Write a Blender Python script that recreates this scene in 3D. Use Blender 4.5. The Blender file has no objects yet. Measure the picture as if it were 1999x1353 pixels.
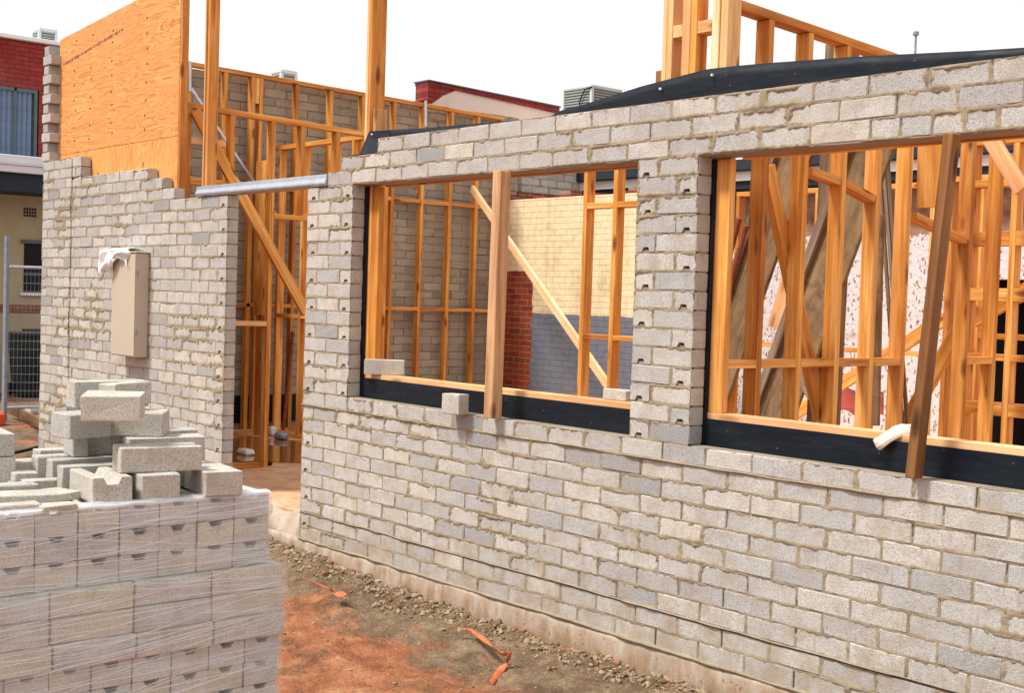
import bpy, math, random
import numpy as np
from mathutils import Vector, Matrix

random.seed(7)
rng = np.random.RandomState(11)
SC = bpy.context.scene
COL = SC.collection
R = math.radians

# ------------------------------------------------------------------ camera
PW, PH = 1999.0, 1353.0
FPX = 2508.4
CAM = np.array([7.604, -5.0354, 1.8335])
YAW, PITCH, ROLL = R(49.2648), R(-2.1497), R(1.8169)
_f = np.array([-math.sin(YAW)*math.cos(PITCH), math.cos(YAW)*math.cos(PITCH), math.sin(PITCH)])
_r = np.array([math.cos(YAW), math.sin(YAW), 0.0])
_u = np.cross(_r, _f)
CR = math.cos(ROLL)*_r + math.sin(ROLL)*_u
CU = -math.sin(ROLL)*_r + math.cos(ROLL)*_u
CF = _f
cam = bpy.data.cameras.new('camera')
camo = bpy.data.objects.new('camera', cam)
COL.objects.link(camo)
m = Matrix.Identity(4)
for i in range(3):
    m[i][0] = CR[i]; m[i][1] = CU[i]; m[i][2] = -CF[i]; m[i][3] = CAM[i]
camo.matrix_world = m
cam.sensor_width = 36.0
cam.lens = FPX/PW*36.0
cam.clip_start = 0.05
cam.clip_end = 600
SC.camera = camo

def up(px, py, x=None, y=None, z=None):
    """world point seen at photo pixel px,py on the plane x=, y= or z="""
    d = CF*FPX + CR*(px-PW/2) - CU*(py-PH/2)
    i, v = (0, x) if x is not None else ((1, y) if y is not None else (2, z))
    return CAM + d*((v-CAM[i])/d[i])

def at(px, py, depth):
    return CAM + (CF + CR*(px-PW/2)/FPX - CU*(py-PH/2)/FPX)*depth

# ------------------------------------------------------------------ light
SUN_EL, SUN_AZ = R(57), R(-109)     # azimuth of the sun seen from the site, from +x axis
world = bpy.data.worlds.new('World')
SC.world = world
world.use_nodes = True
wn, wl = world.node_tree.nodes, world.node_tree.links
wn.clear()
sky = wn.new('ShaderNodeTexSky')
sky.sky_type = 'NISHITA'
sky.sun_disc = False
sky.sun_elevation = SUN_EL
sky.sun_rotation = R(90) - SUN_AZ
sky.dust_density = 6.0
sky.air_density = 1.0
skymix = wn.new('ShaderNodeMix'); skymix.data_type = 'RGBA'
skymix.inputs[0].default_value = 0.90          # thin bright cloud over nearly the whole sky
skymix.inputs[7].default_value = (9.6, 9.5, 9.4, 1)
bg = wn.new('ShaderNodeBackground')
bg.inputs[1].default_value = 0.10
wo = wn.new('ShaderNodeOutputWorld')
wl.new(sky.outputs[0], skymix.inputs[6])
wl.new(skymix.outputs[2], bg.inputs[0])
wl.new(bg.outputs[0], wo.inputs[0])
sun = bpy.data.lights.new('sun', 'SUN')
sun.energy = 3.9
sun.angle = R(10)
sun.color = (1.0, 0.955, 0.885)
suno = bpy.data.objects.new('sun', sun)
COL.objects.link(suno)
sd = Vector((math.cos(SUN_EL)*math.cos(SUN_AZ), math.cos(SUN_EL)*math.sin(SUN_AZ), math.sin(SUN_EL)))
suno.rotation_euler = sd.to_track_quat('Z', 'Y').to_euler()
SC.view_settings.view_transform = 'Standard'
SC.view_settings.look = 'None'
SC.view_settings.exposure = 0.26
SC.view_settings.gamma = 1.0
SC.view_settings.use_curve_mapping = False
SC.cycles.max_bounces = 6
SC.cycles.transparent_max_bounces = 12

# ------------------------------------------------------------------ materials
class NT:
    def __init__(s, name):
        s.m = bpy.data.materials.new(name); s.m.use_nodes = True
        s.n = s.m.node_tree.nodes; s.l = s.m.node_tree.links
        s.b = s.n['Principled BSDF']; s.out = s.n['Material Output']
    def new(s, t, **k):
        o = s.n.new(t)
        for a, v in k.items(): setattr(o, a, v)
        return o
    def link(s, a, b): s.l.new(a, b)
    def attr(s, name, fac=False):
        a = s.new('ShaderNodeAttribute', attribute_name=name)
        return a.outputs['Fac'] if fac else a.outputs['Vector']
    def mapv(s, v, sc=(1, 1, 1), loc=(0, 0, 0)):
        o = s.new('ShaderNodeMapping'); s.link(v, o.inputs[0])
        o.inputs['Scale'].default_value = sc; o.inputs['Location'].default_value = loc
        return o.outputs[0]
    def noise(s, v, scale, detail=4, rough=.55, dist=0.0):
        o = s.new('ShaderNodeTexNoise'); s.link(v, o.inputs['Vector'])
        o.inputs['Scale'].default_value = scale; o.inputs['Detail'].default_value = detail
        o.inputs['Roughness'].default_value = rough; o.inputs['Distortion'].default_value = dist
        return o.outputs['Fac']
    def voro(s, v, scale, feature='F1', out='Distance', rnd=1.0):
        o = s.new('ShaderNodeTexVoronoi', feature=feature); s.link(v, o.inputs['Vector'])
        o.inputs['Scale'].default_value = scale; o.inputs['Randomness'].default_value = rnd
        return o.outputs[out]
    def ramp(s, f, stops, interp='LINEAR'):
        o = s.new('ShaderNodeValToRGB'); s.link(f, o.inputs[0])
        e = o.color_ramp.elements; o.color_ramp.interpolation = interp
        while len(e) < len(stops): e.new(.5)
        for i, (p, c) in enumerate(stops):
            e[i].position = p
            if not hasattr(c, '__len__'): c = (c, c, c)
            e[i].color = (c[0], c[1], c[2], 1)
        return o.outputs[0]
    def mix(s, f, a, b, mode='MIX'):
        o = s.new('ShaderNodeMix', data_type='RGBA', blend_type=mode)
        for i, v in ((0, f), (6, a), (7, b)):
            if hasattr(v, 'is_output'): s.link(v, o.inputs[i])
            elif i == 0: o.inputs[0].default_value = v
            else: o.inputs[i].default_value = (v[0], v[1], v[2], 1)
        return o.outputs[2]
    def math(s, op, a, b=0.0, clamp=False):
        o = s.new('ShaderNodeMath', operation=op); o.use_clamp = clamp
        for i, v in ((0, a), (1, b)):
            if hasattr(v, 'is_output'): s.link(v, o.inputs[i])
            else: o.inputs[i].default_value = v
        return o.outputs[0]
    def bump(s, h, strength, dist, prev=None):
        o = s.new('ShaderNodeBump'); s.link(h, o.inputs['Height'])
        o.inputs['Strength'].default_value = strength; o.inputs['Distance'].default_value = dist
        if prev is not None: s.link(prev, o.inputs['Normal'])
        return o.outputs[0]
    def fin(s, col=None, rough=.8, normal=None, metal=None, spec=.3):
        if col is not None:
            if hasattr(col, 'is_output'): s.link(col, s.b.inputs['Base Color'])
            else: s.b.inputs['Base Color'].default_value = (*col, 1)
        if hasattr(rough, 'is_output'): s.link(rough, s.b.inputs['Roughness'])
        else: s.b.inputs['Roughness'].default_value = rough
        if normal is not None: s.link(normal, s.b.inputs['Normal'])
        if metal is not None: s.b.inputs['Metallic'].default_value = metal
        s.b.inputs['Specular IOR Level'].default_value = spec
        return s.m
M = {}

def mat_block(name, ramp, speck=(.55, 1.18)):
    t = NT(name); p = t.attr('pl'); tint = t.attr('tint', True)
    base = t.ramp(tint, ramp)
    sp = t.noise(p, 135, 4, .75)
    c = t.mix(1.0, base, t.ramp(sp, [(0.33, speck[0]), (0.45, .84), (.56, 1.0), (.75, speck[1])]), 'MULTIPLY')
    big = t.noise(p, 9, 4, .6)
    c = t.mix(t.ramp(big, [(.44, 0.0), (.72, .55)]), c, (.34, .29, .225))
    geo = t.new('ShaderNodeNewGeometry'); sz = t.new('ShaderNodeSeparateXYZ'); t.link(geo.outputs['Position'], sz.inputs[0])
    if name == 'concrete_block':      # soil splashed on the lowest courses, cement runs
        lowf = t.math('SUBTRACT', .62, t.math('MULTIPLY', sz.outputs[2], 1.25), clamp=True)
        spl = t.ramp(t.math('ADD', t.noise(geo.outputs['Position'], 6, 5, .7), t.math('MULTIPLY', lowf, .35)), [(.56, 0), (.80, .7)])
        c = t.mix(spl, c, (.33, .25, .18))
        runs = t.ramp(t.noise(t.mapv(geo.outputs['Position'], (26, 26, 4)), 1.0, 4, .7), [(.60, 0), (.70, .5)])
        c = t.mix(runs, c, (.30, .255, .20))
    st = t.noise(t.mapv(p, (14, 14, 3)), 1.0, 3, .6)
    c = t.mix(t.ramp(st, [(.60, 0.0), (.72, .28)]), c, (.22, .19, .15))
    h = t.noise(p, 150, 4, .75)
    h2 = t.noise(p, 40, 3, .6)
    n = t.bump(h2, .5, .004); n = t.bump(h, .9, .0035, n)
    return t.fin(c, .92, n, spec=.15)
M['block'] = mat_block('concrete_block', [(0, (.34, .345, .36)), (.25, (.45, .445, .44)), (.6, (.535, .52, .495)), (.9, (.60, .57, .525)), (1, (.60, .545, .46))], (.42, 1.22))
M['block_old'] = mat_block('party_block', [(0, (.30, .275, .24)), (.5, (.41, .365, .30)), (1, (.50, .44, .36))])
M['block_pile'] = mat_block('loose_block', [(0, (.44, .43, .41)), (.5, (.54, .515, .47)), (1, (.60, .56, .49))], (.38, 1.15))
M['block_wrap'] = mat_block('pallet_block', [(0, (.54, .53, .51)), (.5, (.62, .59, .53)), (1, (.66, .59, .44))], (.6, 1.15))

def mat_mortar(name, a, b, c3):
    t = NT(name); p = t.attr('pl')
    c = t.ramp(t.noise(p, 7, 5, .6), [(.3, a), (.55, b), (.8, c3)])
    c = t.mix(1.0, c, t.ramp(t.noise(p, 120, 3, .7), [(.3, .75), (.6, 1.05)]), 'MULTIPLY')
    n = t.bump(t.noise(p, 90, 4, .7), .7, .004)
    return t.fin(c, .95, n, spec=.1)
M['mortar'] = mat_mortar('mortar', (.245, .20, .14), (.33, .275, .195), (.40, .345, .255))
M['mortar_old'] = mat_mortar('party_mortar', (.22, .185, .14), (.31, .27, .21), (.37, .32, .26))

def mat_wood(name, dark, mid, light, grey=0.0):
    t = NT(name); p = t.attr('pl'); tint = t.attr('tint', True)
    v = t.mapv(p, (1.3, 26, 26))
    g = t.noise(v, 1.0, 4, .6, .6)
    fine = t.noise(t.mapv(p, (5, 190, 190)), 1.0, 2, .6)
    c = t.ramp(g, [(.28, dark), (.48, mid), (.72, light)])
    c = t.mix(1.0, c, t.ramp(fine, [(.3, .84), (.6, 1.05)]), 'MULTIPLY')
    kn = t.voro(t.mapv(p, (2.3, 8, 8)), 1.0)
    c = t.mix(t.ramp(kn, [(.06, .95), (.13, .65), (.20, .0)]), c, (dark[0]*.36, dark[1]*.26, dark[2]*.25))
    big = t.noise(t.mapv(p, (.9, 3, 3)), 1.0, 3, .5)
    c = t.mix(t.ramp(big, [(.45, 0.0), (.68, .6)]), c, (dark[0]*.85, dark[1]*.72, dark[2]*.8))
    c = t.mix(1.0, c, t.ramp(tint, [(0, (.66, .57, .50)), (.3, (.90, .84, .78)), (.6, (1, 1, 1)), (1, (1.08, 1.16, 1.35))]), 'MULTIPLY')
    n = t.bump(g, .25, .002); n = t.bump(fine, .2, .001, n)
    return t.fin(c, .62, n, spec=.25)
M['pine'] = mat_wood('pine', (.42, .14, .020), (.74, .32, .062), (.92, .54, .18))
M['pine_pale'] = mat_wood('pale_pine', (.66, .35, .13), (.80, .50, .24), (.90, .66, .40))
M['oregon'] = mat_wood('oregon', (.19, .085, .028), (.36, .18, .068), (.48, .28, .12))
M['old_timber'] = mat_wood('old_timber', (.10, .065, .04), (.22, .14, .085), (.36, .26, .19))

def mat_simple(name, col, rough=.7, var=.25, scale=8, metal=None, spec=.3, bump=None):
    t = NT(name); p = t.attr('pl')
    c = t.mix(1.0, col, t.ramp(t.noise(p, scale, 4, .6), [(.25, 1-var), (.75, 1+var*.5)]), 'MULTIPLY')
    n = None
    if bump: n = t.bump(t.noise(p, bump[0], 3, .6), .6, bump[1])
    return t.fin(c, rough, n, metal, spec)
def mat_membrane():
    t = NT('black_membrane'); p = t.attr('pl')
    c = t.mix(t.ramp(t.noise(t.mapv(p, (3, 3, 9)), 1.0, 5, .7), [(.48, 0), (.8, .5)]), (.0026, .006, .0125), (.020, .026, .036))
    c = t.mix(t.ramp(t.voro(p, 17), [(.05, .7), (.075, 0)]), c, (.16, .14, .11))
    n = t.bump(t.noise(t.mapv(p, (2, 2, 7)), 1.0, 3, .6), .6, .02)
    return t.fin(c, t.ramp(t.noise(p, 5, 4), [(.35, .38), (.65, .7)]), n, spec=.25)
M['membrane'] = mat_membrane()
M['galv'] = mat_simple('galvanised_steel', (.62, .66, .74), .33, .22, 14, metal=.85)
M['galv_dull'] = mat_simple('dull_galvanised', (.30, .34, .42), .5, .3, 10, metal=.2)
M['meter'] = mat_simple('box_paint', (.50, .43, .34), .45, .06, 4)
M['cloth'] = mat_simple('white_cloth', (.76, .79, .83), .9, .08, 20, bump=(60, .003))
M['glove'] = mat_simple('knit_cotton', (.74, .62, .54), .95, .2, 25, bump=(160, .002))
M['white'] = mat_simple('white_paint', (.80, .80, .82), .5, .06, 4)
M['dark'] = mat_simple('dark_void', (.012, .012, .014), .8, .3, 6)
M['grey_plastic'] = mat_simple('bin_plastic', (.018, .026, .026), .5, .3, 4)
M['orange_block'] = mat_simple('orange_plastic', (.80, .10, .03), .5, .15, 5)
M['orange_strip'] = mat_simple('orange_film', (.62, .17, .07), .5, .35, 18)
M['maroon'] = mat_simple('maroon_plastic', (.16, .02, .035), .3, .3, 20)
M['rust'] = mat_simple('rusty_steel', (.27, .07, .035), .75, .6, 30, bump=(80, .002))
M['pvc'] = mat_simple('pvc', (.72, .70, .68), .4, .08, 5)
M['cooler'] = mat_simple('cooler_case', (.55, .60, .60), .5, .1, 5)
M['cooler_pad'] = mat_simple('cooler_louvre', (.28, .31, .31), .6, .15, 30)
M['cream'] = mat_simple('cream_render', (.42, .37, .245), .85, .12, 3, bump=(60, .002))
M['curtain'] = mat_simple('vertical_blinds', (.17, .25, .38), .6, .3, 6)
M['frame_dark'] = mat_simple('window_frame', (.10, .14, .17), .5, .2, 6)
M['fascia'] = mat_simple('fascia_metal', (.66, .66, .72), .5, .1, 3)
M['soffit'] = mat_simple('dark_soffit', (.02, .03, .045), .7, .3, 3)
M['soffit_board'] = mat_simple('soffit_board', (.30, .215, .165), .8, .3, 6)
M['slab'] = mat_simple('slab_concrete', (.42, .34, .27), .85, .25, 5, bump=(50, .004))
M['strap'] = mat_simple('galvanised_strap', (.62, .66, .72), .4, .2, 14, metal=.5)
M['pink'] = mat_simple('pink_marking_paint', (.85, .06, .42), .6, .2, 20)
M['redsheet'] = mat_simple('red_tarp', (.33, .045, .03), .6, .4, 6, bump=(12, .02))
M['white_edge'] = mat_simple('bright_metal_edge', (.75, .74, .75), .5, .05, 6)

def mat_ply(name, dirn):
    t = NT(name); p = t.attr('pl')
    sc = (.9, 9, 7.5) if dirn == 0 else (9, 9, .9)
    d = t.noise(t.mapv(p, (2.2, 2.2, 2.2)), 1.0, 3, .5)
    o = t.new('ShaderNodeTexNoise'); t.link(t.mapv(p, sc), o.inputs['Vector'])
    o.inputs['Scale'].default_value = 1.0; o.inputs['Detail'].default_value = 3; o.inputs['Distortion'].default_value = 1.6
    rings = t.math('FRACT', t.math('MULTIPLY', o.outputs['Fac'], 8.0))
    r2 = t.ramp(rings, [(0, .0), (.12, 1.0), (.8, .35), (1, .0)])
    c = t.mix(r2, (.50, .175, .04), (.80, .40, .135))
    c = t.mix(t.ramp(d, [(.4, 0), (.65, .55)]), c, (.76, .38, .115) if dirn else (.62, .27, .10))
    c = t.mix(1.0, c, t.ramp(t.noise(t.mapv(p, (30, 30, 120) if dirn == 0 else (120, 30, 8)), 1.0, 2, .6), [(.3, .9), (.6, 1.05)]), 'MULTIPLY')
    return t.fin(c, .6, t.bump(r2, .1, .001), spec=.25)
M['ply'] = mat_ply('plywood', 0)
M['ply_lower'] = mat_ply('plywood_lower', 1)

def mat_moss():
    t = NT('weathered_board'); p = t.attr('pl')
    c = t.ramp(t.noise(t.mapv(p, (2, 8, 8)), 1.0, 5, .65, .8), [(.25, (.09, .058, .03)), (.5, (.25, .155, .085)), (.75, (.36, .25, .14))])
    c = t.mix(t.ramp(t.noise(p, 14, 4, .6), [(.5, 0), (.7, .6)]), c, (.07, .065, .035))
    return t.fin(c, .9, t.bump(t.noise(p, 40, 3), .5, .003), spec=.1)
M['moss'] = mat_moss()

def brick_mat(name, axes, c1, c2, mort, bw=.24, bh=.076, msz=.009, bumpd=.006, paint=None):
    """brick courses on a wall; axes = (horizontal, vertical) component of 'pl'"""
    t = NT(name); p = t.attr('pl')
    sep = t.new('ShaderNodeSeparateXYZ'); t.link(p, sep.inputs[0])
    cmb = t.new('ShaderNodeCombineXYZ')
    t.link(sep.outputs[axes[0]], cmb.inputs[0]); t.link(sep.outputs[axes[1]], cmb.inputs[1])
    wob = t.noise(p, 18, 2, .5)
    off = t.new('ShaderNodeVectorMath', operation='SCALE'); off.inputs[3].default_value = .012
    cm2 = t.new('ShaderNodeCombineXYZ'); t.link(wob, cm2.inputs[0]); t.link(wob, cm2.inputs[1])
    t.link(cm2.outputs[0], off.inputs[0])
    add = t.new('ShaderNodeVectorMath', operation='ADD'); t.link(cmb.outputs[0], add.inputs[0]); t.link(off.outputs[0], add.inputs[1])
    b = t.new('ShaderNodeTexBrick'); t.link(add.outputs[0], b.inputs['Vector'])
    b.inputs['Scale'].default_value = 1.0; b.inputs['Brick Width'].default_value = bw
    b.inputs['Row Height'].default_value = bh; b.inputs['Mortar Size'].default_value = msz
    b.inputs['Mortar Smooth'].default_value = .4
    b.inputs['Color1'].default_value = (*c1, 1); b.inputs['Color2'].default_value = (*c2, 1)
    b.inputs['Mortar'].default_value = (*mort, 1)
    c = b.outputs['Color']
    if paint: c = paint(t, p, sep, b, c)
    c = t.mix(1.0, c, t.ramp(t.noise(p, 12, 4, .65), [(.3, .84), (.65, 1.06)]), 'MULTIPLY')
    c = t.mix(t.ramp(t.noise(t.mapv(p, (2.4, 2.4, 1.1)), 1.0, 5, .7), [(.50, 0), (.74, .42)]), c, (.17, .13, .095))
    inv = t.math('SUBTRACT', 1.0, b.outputs['Fac'])
    n = t.bump(inv, .8, bumpd); n = t.bump(t.noise(p, 70, 3), .4, .003, n)
    return t.fin(c, .88, n, spec=.15)
M['red_brick'] = brick_mat('red_brick', (1, 2), (.33, .045, .038), (.25, .032, .03), (.16, .03, .03))
M['old_red_brick'] = brick_mat('old_red_brick', (1, 2), (.30, .07, .04), (.20, .045, .03), (.30, .24, .2), bumpd=.01)

def paint_cream(t, p, sep, b, c):
    wob = t.noise(p, 6, 3, .6)
    zz = t.math('ADD', sep.outputs[2], t.math('MULTIPLY', wob, .03))
    grey = t.mix(b.outputs['Fac'], (.15, .17, .215), (.125, .14, .18))
    crm = t.mix(b.outputs['Fac'], (.80, .67, .43), (.70, .57, .36))
    pc = t.mix(t.math('GREATER_THAN', zz, 1.665), grey, crm)
    x2 = t.math('ADD', sep.outputs[0], t.math('MULTIPLY', wob, .12))
    isred = t.math('MULTIPLY', t.math('LESS_THAN', x2, -4.89), t.math('LESS_THAN', zz, 2.21))
    return t.mix(isred, pc, c)
M['painted_brick'] = brick_mat('painted_brick', (0, 2), (.34, .065, .025), (.22, .04, .02), (.33, .26, .2), msz=.006, bumpd=.007, paint=paint_cream)

def mat_rear():
    t = NT('hacked_plaster'); p = t.attr('pl')
    d = t.noise(p, 9, 3, .6)
    v = t.mapv(p, (21, 21, 13))
    wv = t.new('ShaderNodeTexNoise'); t.link(t.mapv(p, (9, 9, 9)), wv.inputs['Vector']); wv.inputs['Detail'].default_value = 3; wv.inputs['Scale'].default_value = 1.0
    ad = t.new('ShaderNodeMix', data_type='VECTOR'); ad.inputs[0].default_value = .5
    t.link(v, ad.inputs[4]); v3 = t.new('ShaderNodeVectorMath', operation='MULTIPLY_ADD'); t.link(wv.outputs['Color'], v3.inputs[0]); v3.inputs[1].default_value = (2.2, 2.2, 2.2); t.link(v, v3.inputs[2])
    vv = t.math('ADD', t.voro(v3.outputs[0], 1.0), t.math('MULTIPLY', t.noise(p, 60, 3, .7), .25))
    spot = t.ramp(vv, [(.40, 1.0), (.47, 0.0)])
    c = t.mix(spot, (.62, .60, .62), t.ramp(t.noise(p, 13, 2), [(.4, (.30, .15, .10)), (.6, (.44, .30, .24))]))
    c = t.mix(t.ramp(t.noise(p, 2.6, 4, .6), [(.58, 0), (.66, .7)]), c, (.44, .23, .17))
    sep = t.new('ShaderNodeSeparateXYZ'); t.link(p, sep.inputs[0])
    zz = t.math('ADD', sep.outputs[2], t.math('MULTIPLY', d, .12))
    rock = t.ramp(t.noise(p, 5, 5, .65), [(.3, (.17, .085, .06)), (.5, (.30, .17, .12)), (.7, (.40, .27, .2))])
    c = t.mix(t.math('GREATER_THAN', zz, 2.76), c, rock)
    n = t.bump(spot, -.8, .012); n = t.bump(t.noise(p, 16, 4), .7, .02, n)
    return t.fin(c, .9, n, spec=.1)
M['rear'] = mat_rear()

def mat_stucco():
    t = NT('pink_stucco'); p = t.attr('pl')
    c = t.mix(t.ramp(t.noise(p, 2.2, 5, .65), [(.5, 0), (.75, .5)]), (.78, .65, .57), (.48, .41, .34))
    return t.fin(c, .9, t.bump(t.noise(p, 30, 3), .4, .004), spec=.1)
M['stucco'] = mat_stucco()

def mat_dirt():
    t = NT('dirt'); p = t.attr('pl')
    red = t.ramp(t.noise(p, 5, 6, .65), [(.3, (.25, .085, .038)), (.5, (.41, .155, .07)), (.72, (.52, .26, .14))])
    brn = t.ramp(t.noise(p, 7, 6, .7), [(.3, (.12, .08, .045)), (.55, (.24, .165, .10)), (.8, (.40, .31, .21))])
    w = t.attr('tint', True)
    f = t.math('ADD', w, t.math('MULTIPLY', t.math('SUBTRACT', t.noise(p, 2.2, 5, .65), .5), 1.9))
    c = t.mix(t.ramp(f, [(.35, 0), (.62, 1)]), red, brn)
    damp = t.noise(t.mapv(p, (1, 1, 1), (7, 3, 0)), 3.1, 5, .7)
    c = t.mix(t.ramp(damp, [(.50, 0), (.62, .62)]), c, (.115, .06, .032))
    sp = t.voro(p, 38)
    c = t.mix(t.ramp(sp, [(.10, .55), (.2, 0)]), c, (.52, .40, .30))
    c = t.mix(1.0, c, t.ramp(t.noise(p, 60, 4, .7), [(.3, .6), (.62, 1.12)]), 'MULTIPLY')
    n = t.bump(t.noise(p, 22, 6, .7), 1.0, .03); n = t.bump(t.noise(p, 110, 4, .7), .8, .006, n)
    return t.fin(c, t.ramp(t.noise(p, 3, 3), [(.4, .95), (.65, .6)]), n, spec=.25)
M['dirt'] = mat_dirt()

def mat_floor():
    t = NT('muddy_slab'); p = t.attr('pl')
    c = t.ramp(t.noise(p, 3.2, 6, .65), [(.3, (.42, .20, .10)), (.5, (.62, .36, .21)), (.75, (.70, .50, .35))])
    c = t.mix(t.ramp(t.noise(p, 1.3, 3, .6), [(.5, 0), (.68, .5)]), c, (.40, .19, .10))
    c = t.mix(1.0, c, t.ramp(t.noise(p, 45, 4, .7), [(.3, .8), (.62, 1.06)]), 'MULTIPLY')
    return t.fin(c, .85, t.bump(t.noise(p, 40, 4, .6), .6, .006), spec=.2)
M['floor'] = mat_floor()

def mat_foot():
    t = NT('footing_concrete'); p = t.attr('pl')
    c = t.ramp(t.noise(t.mapv(p, (5, 5, 1.6)), 1.0, 5, .65), [(.3, (.31, .22, .16)), (.5, (.41, .335, .27)), (.75, (.50, .45, .39))])
    sz = t.new('ShaderNodeSeparateXYZ'); t.link(p, sz.inputs[0])
    f = t.math('ADD', t.noise(t.mapv(p, (7, 7, 3)), 1.0, 5, .7), t.math('MULTIPLY', sz.outputs[2], -1.1))
    c = t.mix(t.ramp(f, [(.50, 0), (.72, .85)]), c, (.27, .17, .10))
    c = t.mix(t.ramp(t.noise(p, 34, 3, .7), [(.62, 0), (.70, .8)]), c, (.16, .075, .045))
    c = t.mix(t.ramp(t.noise(t.mapv(p, (22, 22, 2)), 1.0, 3, .6), [(.55, 0), (.75, .4)]), c, (.40, .17, .09))
    return t.fin(c, .9, t.bump(t.noise(p, 60, 3), .6, .004), spec=.12)
M['footing'] = mat_foot()

def mat_water():
    t = NT('muddy_water'); p = t.attr('pl')
    return t.fin((.30, .13, .045), .04, t.bump(t.noise(p, 4, 2), .12, .01), spec=.9)
M['water'] = mat_water()

def mat_rubble():
    t = NT('rubble'); p = t.attr('pl'); tint = t.attr('tint', True)
    c = t.ramp(tint, [(0, (.19, .125, .075)), (.5, (.30, .22, .14)), (.8, (.40, .32, .235)), (1, (.34, .165, .09))])
    c = t.mix(1.0, c, t.ramp(t.noise(p, 90, 4, .7), [(.3, .65), (.62, 1.1)]), 'MULTIPLY')
    return t.fin(c, .95, t.bump(t.noise(p, 90, 3), .7, .004), spec=.1)
M['rubble'] = mat_rubble()

def mat_wrap():
    t = NT('stretch_film'); p = t.attr('pl')
    sep = t.new('ShaderNodeSeparateXYZ'); t.link(p, sep.inputs[0])
    # film streaks run round the load, rising slightly
    def streak(sl, sc, seed, lo, hi):
        v = t.new('ShaderNodeCombineXYZ')
        h = t.math('ADD', sep.outputs[2], t.math('MULTIPLY', sep.outputs[1], sl))
        t.link(t.math('MULTIPLY', h, sc), v.inputs[0])
        t.link(t.math('MULTIPLY', sep.outputs[1], 1.4), v.inputs[1]); v.inputs[2].default_value = seed
        return t.ramp(t.noise(v.outputs[0], 1.0, 4, .7), [(lo, 0.0), (hi, 1.0)])
    a = streak(-.05, 120, 1.0, .56, .64)
    b = streak(.13, 90, 5.0, .58, .66)
    w = t.ramp(t.noise(t.mapv(p, (3, 2.2, 6)), 1.0, 3, .6), [(.35, .25), (.65, 1.0)])
    f = t.math('MULTIPLY', t.math('MAXIMUM', a, t.math('MULTIPLY', b, .8)), w)
    vl = t.new('ShaderNodeCombineXYZ')
    t.link(t.math('MULTIPLY', sep.outputs[2], 11), vl.inputs[0]); t.link(sep.outputs[1], vl.inputs[1])
    veil = t.ramp(t.noise(vl.outputs[0], 1.0, 3, .6), [(.32, .07), (.7, .30)])
    alpha = t.math('ADD', veil, t.math('MULTIPLY', f, .40), clamp=True)
    t.link(alpha, t.b.inputs['Alpha'])
    n = t.bump(t.noise(t.mapv(p, (2, 1.6, 14)), 1.0, 3, .5), .5, .02)
    return t.fin((.86, .90, .94), .16, n, spec=.9)
M['wrap'] = mat_wrap()

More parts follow.
